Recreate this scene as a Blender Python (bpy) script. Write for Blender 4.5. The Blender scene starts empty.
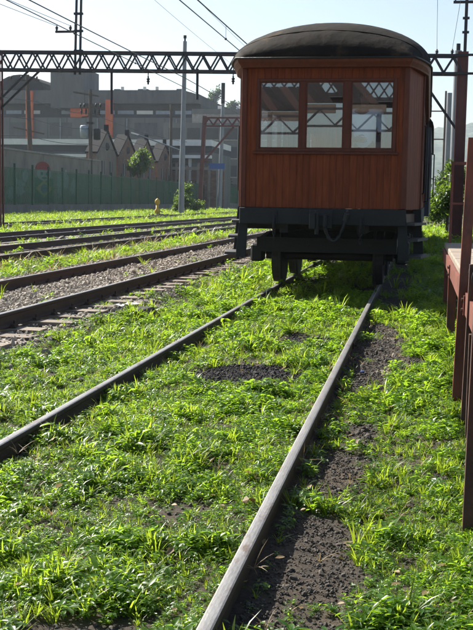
import bpy, math, random
import numpy as np
from mathutils import Vector, Matrix, Euler

random.seed(7)
rng = np.random.default_rng(11)
R = math.radians
SC = bpy.context.scene
COL = SC.collection

# ------------------------------------------------------------------ camera
cam_d = bpy.data.cameras.new('camera')
cam = bpy.data.objects.new('camera', cam_d)
COL.objects.link(cam)
cam_d.sensor_fit = 'AUTO'
cam_d.sensor_width = 36.0
cam_d.lens = 1058.0 / 630.0 * 36.0
cam_d.clip_start = 0.05
cam_d.clip_end = 6000
cam.matrix_world = Matrix((
    (0.985321379, -0.033939989, 0.167301696, 0.0),
    (0.169967145, 0.103740165, -0.979974053, 0.0),
    (0.015904403, 0.994025178, 0.107986085, 1.38),
    (0, 0, 0, 1)))
SC.camera = cam

# ------------------------------------------------------------------ sky, sun, exposure
SUN_TO = Vector((-1.0, 0.74, 1.02)).normalized()
elev = math.asin(SUN_TO.z)
azim = math.atan2(SUN_TO.x, SUN_TO.y)          # clockwise from +Y
W = bpy.data.worlds.new('World')
SC.world = W
W.use_nodes = True
nt = W.node_tree
bg = nt.nodes['Background']
sky = nt.nodes.new('ShaderNodeTexSky')
sky.sky_type = 'NISHITA'
sky.sun_disc = False
sky.sun_elevation = elev
sky.sun_rotation = azim
sky.altitude = 0
sky.air_density = 1.0
sky.dust_density = 1.4
sky.ozone_density = 1.0
nt.links.new(sky.outputs[0], bg.inputs[0])
bg.inputs[1].default_value = 0.062
sl = bpy.data.lights.new('sun', 'SUN')
sl.energy = 5.0
sl.angle = R(0.5)
sl.color = (1.0, 0.95, 0.86)
so = bpy.data.objects.new('sun', sl)
COL.objects.link(so)
so.rotation_euler = (-SUN_TO).to_track_quat('-Z', 'Y').to_euler()
so.location = (-40, 20, 60)
SC.view_settings.view_transform = 'Standard'
SC.view_settings.look = 'None'
SC.view_settings.exposure = 1.3
SC.view_settings.gamma = 1.0
SC.view_settings.use_curve_mapping = False

# ------------------------------------------------------------------ helpers
class MB:
    def __init__(s):
        s.v = []; s.f = []; s.sm = []
    def add(s, vs, fs, smooth=False):
        b = len(s.v)
        s.v += [tuple(p) for p in vs]
        s.f += [tuple(i + b for i in f) for f in fs]
        s.sm += [smooth] * len(fs)
        return s
    def box(s, x0, x1, y0, y1, z0, z1):
        vs = [(x0,y0,z0),(x1,y0,z0),(x1,y1,z0),(x0,y1,z0),(x0,y0,z1),(x1,y0,z1),(x1,y1,z1),(x0,y1,z1)]
        return s.add(vs, [(3,2,1,0),(4,5,6,7),(0,1,5,4),(1,2,6,5),(2,3,7,6),(3,0,4,7)])
    def bar(s, p, q, w, h=None, up=(0,0,1)):
        h = h or w
        p = Vector(p); q = Vector(q); d = (q - p).normalized()
        u = Vector(up)
        if abs(d.dot(u)) > .97: u = Vector((0,1,0))
        a = d.cross(u).normalized() * (w/2); b = a.normalized().cross(d).normalized() * (h/2)
        vs = [p-a-b, p+a-b, p+a+b, p-a+b, q-a-b, q+a-b, q+a+b, q-a+b]
        return s.add(vs, [(0,1,2,3),(7,6,5,4),(4,5,1,0),(5,6,2,1),(6,7,3,2),(7,4,0,3)])
    def tube(s, p, q, r, r2=None, n=10, cap=True):
        r2 = r if r2 is None else r2
        p = Vector(p); q = Vector(q); d = (q-p).normalized()
        u = Vector((0,0,1)) if abs(d.z) < .95 else Vector((0,1,0))
        a = d.cross(u).normalized(); b = d.cross(a).normalized()
        vs = []
        for c, rr in ((p, r), (q, r2)):
            for i in range(n):
                t = 2*math.pi*i/n
                vs.append(c + (a*math.cos(t) + b*math.sin(t))*rr)
        fs = [(i, (i+1) % n, n+(i+1) % n, n+i) for i in range(n)]
        s.add(vs, fs, True)
        if cap:
            s.add(vs[:n], [tuple(range(n))[::-1]]); s.add(vs[n:], [tuple(range(n))])
        return s
    def path(s, pts, r, n=6):
        pts = [Vector(p) for p in pts]
        vs = []; 
        for i, p in enumerate(pts):
            d = (pts[min(i+1, len(pts)-1)] - pts[max(i-1, 0)]).normalized()
            u = Vector((0,0,1)) if abs(d.z) < .9 else Vector((0,1,0))
            a = d.cross(u).normalized(); b = d.cross(a).normalized()
            for k in range(n):
                t = 2*math.pi*k/n
                vs.append(p + (a*math.cos(t)+b*math.sin(t))*r)
        fs = []
        for i in range(len(pts)-1):
            for k in range(n):
                fs.append((i*n+k, i*n+(k+1) % n, (i+1)*n+(k+1) % n, (i+1)*n+k))
        fs.append(tuple(range(n))[::-1]); fs.append(tuple((len(pts)-1)*n+k for k in range(n)))
        return s.add(vs, fs, True)
    def prism(s, prof, p, q, ax, ay):
        """profile of (a,b) pairs in axes ax, ay swept from p to q"""
        ax = Vector(ax); ay = Vector(ay); n = len(prof)
        vs = [Vector(p)+ax*a+ay*b for a, b in prof] + [Vector(q)+ax*a+ay*b for a, b in prof]
        fs = [(i, (i+1) % n, n+(i+1) % n, n+i) for i in range(n)]
        fs += [tuple(range(n))[::-1], tuple(range(n, 2*n))]
        return s.add(vs, fs)
    def lathe(s, prof, c=(0,0,0), n=14):
        c = Vector(c); vs = []
        for r, z in prof:
            for i in range(n):
                t = 2*math.pi*i/n
                vs.append(c + Vector((r*math.cos(t), r*math.sin(t), z)))
        fs = []
        for j in range(len(prof)-1):
            for i in range(n):
                fs.append((j*n+i, j*n+(i+1) % n, (j+1)*n+(i+1) % n, (j+1)*n+i))
        fs.append(tuple(range(n))[::-1]); fs.append(tuple((len(prof)-1)*n+i for i in range(n)))
        return s.add(vs, fs, True)
    def mesh(s, name, mat):
        me = bpy.data.meshes.new(name)
        me.from_pydata(s.v, [], s.f)
        me.materials.append(mat)
        me.polygons.foreach_set('use_smooth', s.sm)
        import bmesh
        bm = bmesh.new(); bm.from_mesh(me)
        bmesh.ops.recalc_face_normals(bm, faces=bm.faces)
        bm.to_mesh(me); bm.free()
        return me
    def build(s, name, mat, parent=None, bevel=0, loc=None, **kw):
        o = bpy.data.objects.new(name, s.mesh(name, mat))
        COL.objects.link(o)
        if parent: o.parent = parent
        if loc: o.location = loc
        if bevel:
            m = o.modifiers.new('bevel', 'BEVEL'); m.width = bevel; m.segments = 1; m.limit_method = 'ANGLE'; m.angle_limit = R(40)
        for k, v in kw.items(): o[k] = v
        return o

def thing(name, label, cat, loc=(0,0,0), rz=0, group=None):
    o = bpy.data.objects.new(name, None); COL.objects.link(o)
    o.location = loc; o.rotation_euler = (0, 0, rz); o.empty_display_size = .2
    return tag(o, label, cat, group)
def tag(o, label, cat, group=None):
    o['label'] = label; o['category'] = cat
    if group: o['group'] = group
    return o
def dup(o, parent=None):
    c = o.copy(); COL.objects.link(c)
    if parent: c.parent = parent
    for ch in list(o.children): dup(ch, c)
    return c

# ------------------------------------------------------------------ materials
def pm(name, c1, c2=None, scale=4.0, rough=.7, bump=0, bscale=None, stretch=(1,1,1), metal=0, detail=6,
       rand=0, c3=None, s3=.6, t3=.55, spec=.5, coords='Object'):
    m = bpy.data.materials.new(name); m.use_nodes = True
    n = m.node_tree.nodes; l = m.node_tree.links
    b = n['Principled BSDF']
    b.inputs['Roughness'].default_value = rough
    b.inputs['Metallic'].default_value = metal
    b.inputs['Specular IOR Level'].default_value = spec
    tc = n.new('ShaderNodeTexCoord'); mp = n.new('ShaderNodeMapping')
    mp.inputs['Scale'].default_value = stretch
    src = tc.outputs[coords]
    if rand:
        oi = n.new('ShaderNodeObjectInfo')
        va = n.new('ShaderNodeVectorMath'); va.operation = 'SCALE'
        va.inputs[0].default_value = (13.7, 7.3, 5.1)
        l.new(oi.outputs['Random'], va.inputs['Scale'])
        l.new(va.outputs[0], mp.inputs['Location'])
    l.new(src, mp.inputs['Vector'])
    c2 = c2 or tuple(x*.7 for x in c1)
    nz = n.new('ShaderNodeTexNoise'); nz.inputs['Scale'].default_value = scale; nz.inputs['Detail'].default_value = detail
    nz.inputs['Roughness'].default_value = .65
    l.new(mp.outputs[0], nz.inputs['Vector'])
    rp = n.new('ShaderNodeValToRGB')
    rp.color_ramp.elements[0].position = .32; rp.color_ramp.elements[1].position = .68
    rp.color_ramp.elements[0].color = (*c2, 1); rp.color_ramp.elements[1].color = (*c1, 1)
    l.new(nz.outputs['Fac'], rp.inputs[0])
    out = rp.outputs[0]
    if c3:
        nz3 = n.new('ShaderNodeTexNoise'); nz3.inputs['Scale'].default_value = s3; nz3.inputs['Detail'].default_value = 8
        nz3.inputs['Roughness'].default_value = .7
        l.new(mp.outputs[0], nz3.inputs['Vector'])
        r3 = n.new('ShaderNodeValToRGB'); r3.color_ramp.elements[0].position = t3; r3.color_ramp.elements[1].position = t3+.12
        l.new(nz3.outputs['Fac'], r3.inputs[0])
        mx = n.new('ShaderNodeMixRGB'); mx.inputs[2].default_value = (*c3, 1)
        l.new(r3.outputs[0], mx.inputs[0]); l.new(out, mx.inputs[1]); out = mx.outputs[0]
    if rand:
        hs = n.new('ShaderNodeHueSaturation')
        mr = n.new('ShaderNodeMapRange'); mr.inputs[3].default_value = 1-rand; mr.inputs[4].default_value = 1+rand
        l.new(oi.outputs['Random'], mr.inputs[0]); l.new(mr.outputs[0], hs.inputs['Value'])
        l.new(out, hs.inputs['Color']); out = hs.outputs[0]
    l.new(out, b.inputs['Base Color'])
    if bump:
        nb = n.new('ShaderNodeTexNoise'); nb.inputs['Scale'].default_value = bscale or scale*3; nb.inputs['Detail'].default_value = 6
        l.new(mp.outputs[0], nb.inputs['Vector'])
        bp = n.new('ShaderNodeBump'); bp.inputs['Strength'].default_value = bump; bp.inputs['Distance'].default_value = .02
        l.new(nb.outputs['Fac'], bp.inputs['Height']); l.new(bp.outputs[0], b.inputs['Normal'])
    return m

def leaf_mat(name, ca, cb, tr, trans=.45, rough=.42, rnd=True, spec=.45):
    m = bpy.data.materials.new(name); m.use_nodes = True
    n = m.node_tree.nodes; l = m.node_tree.links
    b = n['Principled BSDF']; out = n['Material Output']
    b.inputs['Roughness'].default_value = rough; b.inputs['Specular IOR Level'].default_value = spec
    oi = n.new('ShaderNodeObjectInfo'); ge = n.new('ShaderNodeNewGeometry')
    ad = n.new('ShaderNodeMath'); ad.operation = 'ADD'
    mo = n.new('ShaderNodeMath'); mo.operation = 'FRACT'
    lz = n.new('ShaderNodeTexNoise'); lz.inputs['Scale'].default_value = 1.7; lz.inputs['Detail'].default_value = 3
    l.new(oi.outputs['Location'], lz.inputs['Vector'])
    l.new(oi.outputs['Random'], ad.inputs[0]); l.new(ge.outputs['Random Per Island'], ad.inputs[1]); l.new(ad.outputs[0], mo.inputs[0])
    mx = n.new('ShaderNodeMixRGB'); mx.inputs[1].default_value = (*ca, 1); mx.inputs[2].default_value = (*cb, 1)
    pk = n.new('ShaderNodeMapRange'); pk.inputs[1].default_value = .35; pk.inputs[2].default_value = .65; pk.inputs[3].default_value = -.3; pk.inputs[4].default_value = .3
    l.new(lz.outputs['Fac'], pk.inputs[0])
    sm = n.new('ShaderNodeMath'); sm.operation = 'ADD'; sm.use_clamp = True
    l.new(mo.outputs[0], sm.inputs[0]); l.new(pk.outputs[0], sm.inputs[1]); mo = sm
    l.new(mo.outputs[0], mx.inputs[0]); l.new(mx.outputs[0], b.inputs['Base Color'])
    t = n.new('ShaderNodeBsdfTranslucent')
    mt = n.new('ShaderNodeMixRGB'); mt.blend_type = 'MULTIPLY'; mt.inputs[0].default_value = 0.0
    mt.inputs[1].default_value = (*tr, 1); l.new(mx.outputs[0], mt.inputs[2])
    hs = n.new('ShaderNodeHueSaturation'); l.new(mt.outputs[0], hs.inputs['Color'])
    mr = n.new('ShaderNodeMapRange'); mr.inputs[3].default_value = .7; mr.inputs[4].default_value = 1.25
    l.new(mo.outputs[0], mr.inputs[0]); l.new(mr.outputs[0], hs.inputs['Value'])
    l.new(hs.outputs[0], t.inputs['Color'])
    ms = n.new('ShaderNodeMixShader'); ms.inputs[0].default_value = trans
    l.new(b.outputs[0], ms.inputs[1]); l.new(t.outputs[0], ms.inputs[2]); l.new(ms.outputs[0], out.inputs['Surface'])
    return m

def glass_mat(name, refl=.4, tint=(.75,.8,.82)):
    m = bpy.data.materials.new(name); m.use_nodes = True
    n = m.node_tree.nodes; l = m.node_tree.links
    n.remove(n['Principled BSDF']); out = n['Material Output']
    t = n.new('ShaderNodeBsdfTransparent'); t.inputs[0].default_value = (*tint, 1)
    g = n.new('ShaderNodeBsdfGlossy'); g.inputs['Roughness'].default_value = 0.01; g.inputs['Color'].default_value = (.95,.97,1,1)
    ms = n.new('ShaderNodeMixShader'); ms.inputs[0].default_value = refl
    l.new(t.outputs[0], ms.inputs[1]); l.new(g.outputs[0], ms.inputs[2]); l.new(ms.outputs[0], out.inputs['Surface'])
    return m
def mesh_mat(name, col, alpha):
    m = bpy.data.materials.new(name); m.use_nodes = True
    n = m.node_tree.nodes; l = m.node_tree.links
    b = n['Principled BSDF']; out = n['Material Output']
    b.inputs['Base Color'].default_value = (*col, 1); b.inputs['Roughness'].default_value = .6
    t = n.new('ShaderNodeBsdfTransparent'); ms = n.new('ShaderNodeMixShader'); 
    tc = n.new('ShaderNodeTexCoord'); nz = n.new('ShaderNodeTexNoise'); nz.inputs['Scale'].default_value = .5
    l.new(tc.outputs['Object'], nz.inputs['Vector'])
    mr = n.new('ShaderNodeMapRange'); mr.inputs[3].default_value = alpha-.12; mr.inputs[4].default_value = alpha+.12
    l.new(nz.outputs['Fac'], mr.inputs[0]); l.new(mr.outputs[0], ms.inputs[0])
    l.new(t.outputs[0], ms.inputs[1]); l.new(b.outputs[0], ms.inputs[2]); l.new(ms.outputs[0], out.inputs['Surface'])
    return m

M = {}
M['wood'] = pm('varnished_wood', (.245,.060,.022), (.140,.035,.013), 3, .6, .12, 30, (9,9,.8), rand=.11, spec=.14, c3=(.085,.025,.011), s3=1.3, t3=.56)
M['wood_trim'] = pm('trim_wood', (.145,.036,.015), (.085,.022,.011), 3, .5, .12, 26, (4,4,1.2), rand=.12, spec=.3)
M['roof'] = pm('tarred_roof', (.016,.012,.008), (.007,.005,.004), 2.2, .85, .6, 9, (1,.6,1), c3=(.045,.030,.016), s3=2.6, t3=.55, spec=.12)
M['iron'] = pm('dark_iron', (.013,.013,.013), (.008,.008,.008), 8, .6, .3, 30)
M['beam'] = pm('painted_beam', (.016,.018,.0175), (.010,.011,.011), 4, .7, .25, 18, c3=(.045,.03,.02), s3=2.5, t3=.63)
M['tread'] = pm('worn_tread', (.06,.057,.055), (.03,.028,.027), 5, .6, .2, 20)
M['wheel'] = pm('wheel_iron', (.03,.026,.024), (.016,.015,.014), 8, .6, .2, 30)
M['interior'] = pm('interior_lining', (.13,.075,.042), (.09,.05,.03), 3, .6)
M['glass_clear'] = glass_mat('clear_glass', .10, (.98,.98,.98))
M['ceiling'] = pm('timber_ceiling', (.10,.05,.03), (.065,.034,.022), 2, .7)
M['glass'] = glass_mat('window_glass', .165, (.97,.98,.98))
M['rail_top'] = pm('worn_rail', (.31,.30,.285), (.22,.21,.198), 14, .42, .12, 90, (1,.3,1), metal=.35, c3=(.16,.115,.085), s3=9, t3=.56)
M['rail_rust'] = pm('rusty_rail', (.06,.035,.024), (.032,.020,.015), 6, .75, .3, 40, (1,.2,1))
M['sleeper'] = pm('weathered_sleeper', (.30,.25,.195), (.14,.11,.085), 3, .85, .6, 22, (.6,7,7), rand=.22)
M['stone'] = pm('ballast_stone', (.44,.38,.30), (.20,.17,.135), 12, .85, .2, rand=.55)
M['clod'] = pm('dark_cinder', (.092,.078,.063), (.036,.031,.026), 14, .8, .3, rand=.5)
M['coal'] = pm('black_cinder', (.026,.023,.021), (.010,.009,.009), 14, .9, .3, rand=.6)
M['rust'] = pm('rust_steel', (.22,.062,.036), (.12,.036,.024), 5, .65, .3, 30, (1,1,.4), c3=(.06,.032,.026), s3=2.2, t3=.55)
M['rustdark'] = pm('old_rail_post', (.11,.048,.034), (.06,.030,.024), 6, .7, .3, 30)
M['gantry'] = pm('gantry_steel', (.026,.025,.03), (.017,.016,.02), 3, .6)
M['gantry_red'] = pm('gantry_red_steel', (.16,.045,.032), (.10,.03,.024), 2, .65)
M['concrete'] = pm('concrete', (.36,.33,.29), (.25,.23,.20), 2, .9, .25, 20, c3=(.18,.16,.14), s3=1.3, t3=.6)
M['deck'] = pm('deck_slab', (.30,.24,.185), (.20,.16,.125), 3, .9, .25, 25)
M['grey_wall'] = pm('factory_render', (.125,.122,.12), (.08,.08,.083), .5, .9, stretch=(1,1,.25), c3=(.055,.056,.058), s3=.22, t3=.56)
M['grey_light'] = pm('factory_panel', (.17,.165,.155), (.12,.118,.113), .35, .9, stretch=(1,1,.3))
M['grey_dark'] = pm('dark_recess', (.07,.07,.072), (.05,.05,.052), .5, .8)
M['orange'] = pm('orange_panel', (.60,.13,.04), (.46,.09,.03), .5, .8)
M['white'] = pm('white_paint', (.80,.78,.74), (.66,.64,.61), .8, .8)
M['oldwall'] = pm('stained_plaster', (.30,.25,.20), (.20,.165,.135), .7, .95, .2, 6, (1,1,.5), c3=(.13,.11,.095), s3=.5, t3=.56)
M['plinth'] = pm('plinth_concrete', (.22,.205,.185), (.13,.12,.11), .9, .95, stretch=(1,1,.4))
M['fence'] = pm('green_fence_steel', (.014,.075,.036), (.010,.055,.026), 2, .5)
M['fence_mesh'] = mesh_mat('green_fence_mesh', (.024,.13,.058), .27)
M['brick'] = pm('brick_wall', (.27,.15,.10), (.16,.10,.075), 1.2, .9, stretch=(1,1,2.5), c3=(.30,.25,.21), s3=.35, t3=.58)
M['slate'] = pm('dark_roof_sheet', (.026,.025,.026), (.016,.015,.016), .8, .9, spec=.15)
M['pole_wood'] = pm('pole_timber', (.13,.10,.08), (.08,.062,.05), 3, .9, .3, 20, (3,3,.3))
M['pole_grey'] = pm('galvanised_pole', (.27,.28,.29), (.19,.20,.21), 2, .5, stretch=(1,1,.3), metal=.3)
M['transformer'] = pm('transformer_case', (.33,.37,.43), (.24,.27,.32), 2, .5)
M['wire'] = pm('wire_metal', (.04,.04,.045), (.03,.03,.03), 2, .5)
M['yellow'] = pm('yellow_paint', (.60,.40,.03), (.42,.27,.03), 6, .6)
M['greenp'] = pm('green_paint', (.03,.14,.05), (.02,.09,.035), 6, .6)
M['blue_sign'] = pm('blue_sign_face', (.05,.12,.35), (.04,.10,.28), 2, .5)
M['red_paint'] = pm('red_mural_paint', (.32,.045,.035), (.22,.035,.03), 1.5, .9)
M['pale_mural'] = pm('pale_mural_paint', (.46,.45,.44), (.33,.33,.34), 1.5, .9)
M['blue_mural'] = pm('blue_mural_paint', (.05,.10,.30), (.04,.075,.22), 1.5, .9)
M['green_mural'] = pm('green_mural_paint', (.035,.13,.06), (.03,.09,.045), 1.5, .9)
M['yellow_mural'] = pm('yellow_mural_paint', (.48,.36,.05), (.35,.26,.05), 1.5, .9)
M['black_mural'] = pm('dark_mural_paint', (.05,.045,.045), (.03,.03,.03), 1.5, .9)
M['skin'] = pm('skin', (.19,.095,.06), (.16,.08,.05), 9, .55)
M['shirt'] = pm('pale_blue_shirt', (.66,.77,.95), (.58,.70,.92), 7, .85, .3, 9)
M['trouser'] = pm('dark_trousers', (.04,.04,.05), (.03,.03,.04), 7, .9)
M['hair'] = pm('dark_hair', (.018,.014,.012), (.012,.01,.008), 20, .6)
M['litter'] = pm('white_litter', (.75,.74,.70), (.6,.58,.55), 20, .7)
M['canopy'] = pm('brown_canopy_sheet', (.036,.018,.015), (.026,.016,.013), .6, .7, stretch=(3,1,1))
M['station'] = pm('pale_station_wall', (.72,.74,.76), (.60,.63,.66), .6, .9, stretch=(2,1,.3))
M['bark'] = pm('bark', (.11,.08,.06), (.06,.045,.035), 6, .9, .4)
M['weed'] = leaf_mat('weed_leaf', (.032,.096,.010), (.078,.150,.018), (.37,.60,.027), .48, .36, spec=.38)
M['blade'] = leaf_mat('grass_blade', (.05,.10,.012), (.11,.15,.02), (.43,.58,.035), .48, .4)
M['dry'] = leaf_mat('dry_blade', (.20,.13,.06), (.32,.24,.12), (.35,.26,.12), .3, .6)
M['treeleaf'] = leaf_mat('tree_leaf', (.03,.065,.014), (.06,.105,.02), (.20,.32,.03), .4, .45)
M['treeleaf_dark'] = leaf_mat('tree_leaf_dark', (.022,.045,.014), (.04,.07,.02), (.10,.17,.03), .3, .5)

# ground: soil, cinders and thin moss, procedural
def ground_mat():
    m = bpy.data.materials.new('soil_ground'); m.use_nodes = True
    n = m.node_tree.nodes; l = m.node_tree.links; b = n['Principled BSDF']
    b.inputs['Roughness'].default_value = .95; b.inputs['Specular IOR Level'].default_value = .2
    tc = n.new('ShaderNodeTexCoord')
    def noise(sc, d=8, r=.65):
        z = n.new('ShaderNodeTexNoise'); z.inputs['Scale'].default_value = sc; z.inputs['Detail'].default_value = d; z.inputs['Roughness'].default_value = r
        l.new(tc.outputs['Object'], z.inputs['Vector']); return z.outputs['Fac']
    def ramp(f, p0, p1, c0, c1):
        r = n.new('ShaderNodeValToRGB'); e = r.color_ramp.elements
        e[0].position = p0; e[1].position = p1; e[0].color = (*c0,1); e[1].color = (*c1,1); l.new(f, r.inputs[0]); return r.outputs[0]
    soil = ramp(noise(22), .3, .7, (.036,.030,.025), (.105,.087,.069))
    mask = ramp(noise(1.3), .45, .62, (0,0,0), (1,1,1))
    dry = ramp(noise(30), .3, .7, (.05,.04,.028), (.13,.10,.07))
    mx = n.new('ShaderNodeMixRGB'); l.new(mask, mx.inputs[0]); l.new(soil, mx.inputs[1]); l.new(dry, mx.inputs[2])
    # far away the sheet is covered in turf the single plants of which can no longer be told apart
    sp = n.new('ShaderNodeSeparateXYZ'); l.new(tc.outputs['Object'], sp.inputs[0])
    fy = n.new('ShaderNodeMapRange'); fy.inputs[1].default_value = 60; fy.inputs[2].default_value = 110; l.new(sp.outputs['Y'], fy.inputs[0])
    turf = ramp(noise(.6), .3, .7, (.05,.075,.018), (.10,.12,.03))
    mf = n.new('ShaderNodeMixRGB'); l.new(fy.outputs[0], mf.inputs[0]); l.new(mx.outputs[0], mf.inputs[1]); l.new(turf, mf.inputs[2])
    l.new(mf.outputs[0], b.inputs['Base Color'])
    bp = n.new('ShaderNodeBump'); bp.inputs['Strength'].default_value = .9; bp.inputs['Distance'].default_value = .025
    l.new(noise(55), bp.inputs['Height']); l.new(bp.outputs[0], b.inputs['Normal'])
    return m
M['ground'] = ground_mat()
def ballast_mat():
    m = bpy.data.materials.new('ballast_bed'); m.use_nodes = True
    n = m.node_tree.nodes; l = m.node_tree.links; b = n['Principled BSDF']; b.inputs['Roughness'].default_value = .95
    tc = n.new('ShaderNodeTexCoord'); v = n.new('ShaderNodeTexVoronoi'); v.inputs['Scale'].default_value = 16
    l.new(tc.outputs['Object'], v.inputs['Vector'])
    r = n.new('ShaderNodeValToRGB'); e = r.color_ramp.elements; e[0].color = (.12,.10,.085,1); e[1].color = (.31,.27,.23,1)
    s = n.new('ShaderNodeSeparateColor'); l.new(v.outputs['Color'], s.inputs[0]); l.new(s.outputs[0], r.inputs[0]); l.new(r.outputs[0], b.inputs['Base Color'])
    bp = n.new('ShaderNodeBump'); bp.inputs['Strength'].default_value = 1; bp.inputs['Distance'].default_value = .03; bp.invert = True
    l.new(v.outputs['Distance'], bp.inputs['Height']); l.new(bp.outputs[0], b.inputs['Normal'])
    return m
M['ballast'] = ballast_mat()
def hill_mat():
    m = bpy.data.materials.new('forest_hill'); m.use_nodes = True
    n = m.node_tree.nodes; l = m.node_tree.links; b = n['Principled BSDF']; b.inputs['Roughness'].default_value = .9
    tc = n.new('ShaderNodeTexCoord'); z = n.new('ShaderNodeTexNoise'); z.inputs['Scale'].default_value = .12; z.inputs['Detail'].default_value = 8
    l.new(tc.outputs['Object'], z.inputs['Vector'])
    r = n.new('ShaderNodeValToRGB'); e = r.color_ramp.elements; e[0].position = .3; e[1].position = .7
    e[0].color = (.018,.035,.014,1); e[1].color = (.06,.085,.03,1); l.new(z.outputs['Fac'], r.inputs[0]); l.new(r.outputs[0], b.inputs['Base Color'])
    return m
M['hill'] = hill_mat()

# ------------------------------------------------------------------ ground height
def _h(ix, iy, s):
    v = np.sin(ix*127.1 + iy*311.7 + s*74.7)*43758.5453
    return v - np.floor(v)
def vn(x, y, sc, s=0):
    x = np.asarray(x, float)*sc; y = np.asarray(y, float)*sc
    ix = np.floor(x); iy = np.floor(y); fx = x-ix; fy = y-iy
    fx = fx*fx*(3-2*fx); fy = fy*fy*(3-2*fy)
    a = _h(ix,iy,s); b = _h(ix+1,iy,s); c = _h(ix,iy+1,s); d = _h(ix+1,iy+1,s)
    return (a*(1-fx)+b*fx)*(1-fy) + (c*(1-fx)+d*fx)*fy
def sstep(a, b, x):
    t = np.clip((x-a)/(b-a), 0, 1); return t*t*(3-2*t)
BEDS = [(-5.05, 1.75), (-9.10, 1.7), (-12.75, 1.7), (-18.2, 1.6)]    # gravel beds of the other tracks (centre x, half width)
def gh(x, y):
    x = np.asarray(x, float); y = np.asarray(y, float)
    z = -.03 + .03*(vn(x, y, 2.2, 1)-.5) + .022*(vn(x, y, 7, 2)-.5) + .010*(vn(x, y, 21, 3)-.5)
    z = z - .025*sstep(.3, .08, np.abs(x+.30))
    for c, w in BEDS:
        z = z + .055*sstep(w+.35, w-.25, np.abs(x-c))
    z = z + .035*sstep(.72, .55, np.abs(x+4.88))
    return z

def axis(dense, coarse):
    return np.unique(np.concatenate([np.asarray(a) for a in dense] + [np.asarray(coarse)]))
xs = axis([np.arange(-4, 1.5, .05), np.arange(-20, -4, .3)], [-3000,-1600,-800,-400,-200,-120,-80,-60,-45,-35,-30,-26,-23,3,5,9,15,25,50,100,200,400,800,1600,3000])
ys = axis([np.arange(2, 16, .07), np.arange(16, 40, .3), np.arange(40, 120, 2)], [-200,-100,-60,-30,-15,-6,-2,0,150,200,300,450,700,1000,1500,2200,3200])
XX, YY = np.meshgrid(xs, ys)
ZZ = gh(XX, YY)
vs = np.stack([XX.ravel(), YY.ravel(), ZZ.ravel()], 1)
nx, ny = len(xs), len(ys)
ii = np.arange((ny-1)*nx).reshape(ny-1, nx)[:, :-1].ravel()
fs = np.stack([ii, ii+1, ii+nx+1, ii+nx], 1)
me = bpy.data.meshes.new('ground'); me.from_pydata(vs.tolist(), [], fs.tolist()); me.materials.append(M['ground'])
me.polygons.foreach_set('use_smooth', [True]*len(fs))
g = bpy.data.objects.new('ground', me); COL.objects.link(g); g['kind'] = 'structure'

for k, (c, w) in enumerate(BEDS):                       # gravel sheets 1 cm proud of the soil
    bx = np.linspace(c-w-.05, c+w+.05, 14); by = axis([np.arange(4, 60, .6)], [62,70,80,100,130,170,220,300])
    X2, Y2 = np.meshgrid(bx, by)
    edge = np.minimum(1, (w+.05-np.abs(X2-c))/.35)
    Z2 = gh(X2, Y2) + .012*edge + .02*(edge-.5)*(edge < .5)
    v2 = np.stack([X2.ravel(), Y2.ravel(), Z2.ravel()], 1); n2 = len(bx)
    i2 = np.arange((len(by)-1)*n2).reshape(-1, n2)[:, :-1].ravel()
    me = bpy.data.meshes.new('gravel_bed'); me.from_pydata(v2.tolist(), [], np.stack([i2, i2+1, i2+n2+1, i2+n2], 1).tolist())
    me.materials.append(M['ballast'])
    o = bpy.data.objects.new('gravel_bed', me); COL.objects.link(o); o['kind'] = 'structure'

# ------------------------------------------------------------------ hills
def hill(name, x0, x1, y0, y1, step, fn, seed, fq=1):
    hx = np.arange(x0, x1, step); hy = np.arange(y0, y1, step)
    X, Y = np.meshgrid(hx, hy)
    base = fn(X, Y)
    crown = (4.5*vn(X, Y, .16*fq, seed) + 2.5*vn(X, Y, .37*fq, seed+1) + 1.2*vn(X, Y, .8*fq, seed+2))/fq
    Z = base + crown*np.clip(base/8, 0, 1) - 1
    v = np.stack([X.ravel(), Y.ravel(), Z.ravel()], 1); n_ = len(hx)
    i = np.arange((len(hy)-1)*n_).reshape(-1, n_)[:, :-1].ravel()
    me = bpy.data.meshes.new(name); me.from_pydata(v.tolist(), [], np.stack([i, i+1, i+n_+1, i+n_], 1).tolist()); me.materials.append(M['hill']); me.polygons.foreach_set('use_smooth', [True]*len(me.polygons))
    o = bpy.data.objects.new(name, me); COL.objects.link(o); o['kind'] = 'structure'
hill('hill', -260, 1300, 1150, 2500, 9, lambda X, Y: (128 + 16*np.sin(X*.006+1.2) + 26*(vn(X, Y, .006, 5)-.5) + 10*(vn(X, Y, .02, 6)-.5))*sstep(1150, 2250, Y) * (.55+.45*sstep(-260, 10, X)), 5, .42)
hill('hill', -190, -10, 300, 480, 2.4, lambda X, Y: (33 - .12*(X+85) + 5*(vn(X, Y, .03, 9)-.5))*sstep(300, 425, Y) * sstep(-190, -130, X)*sstep(-10, -40, X), 9)

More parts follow.
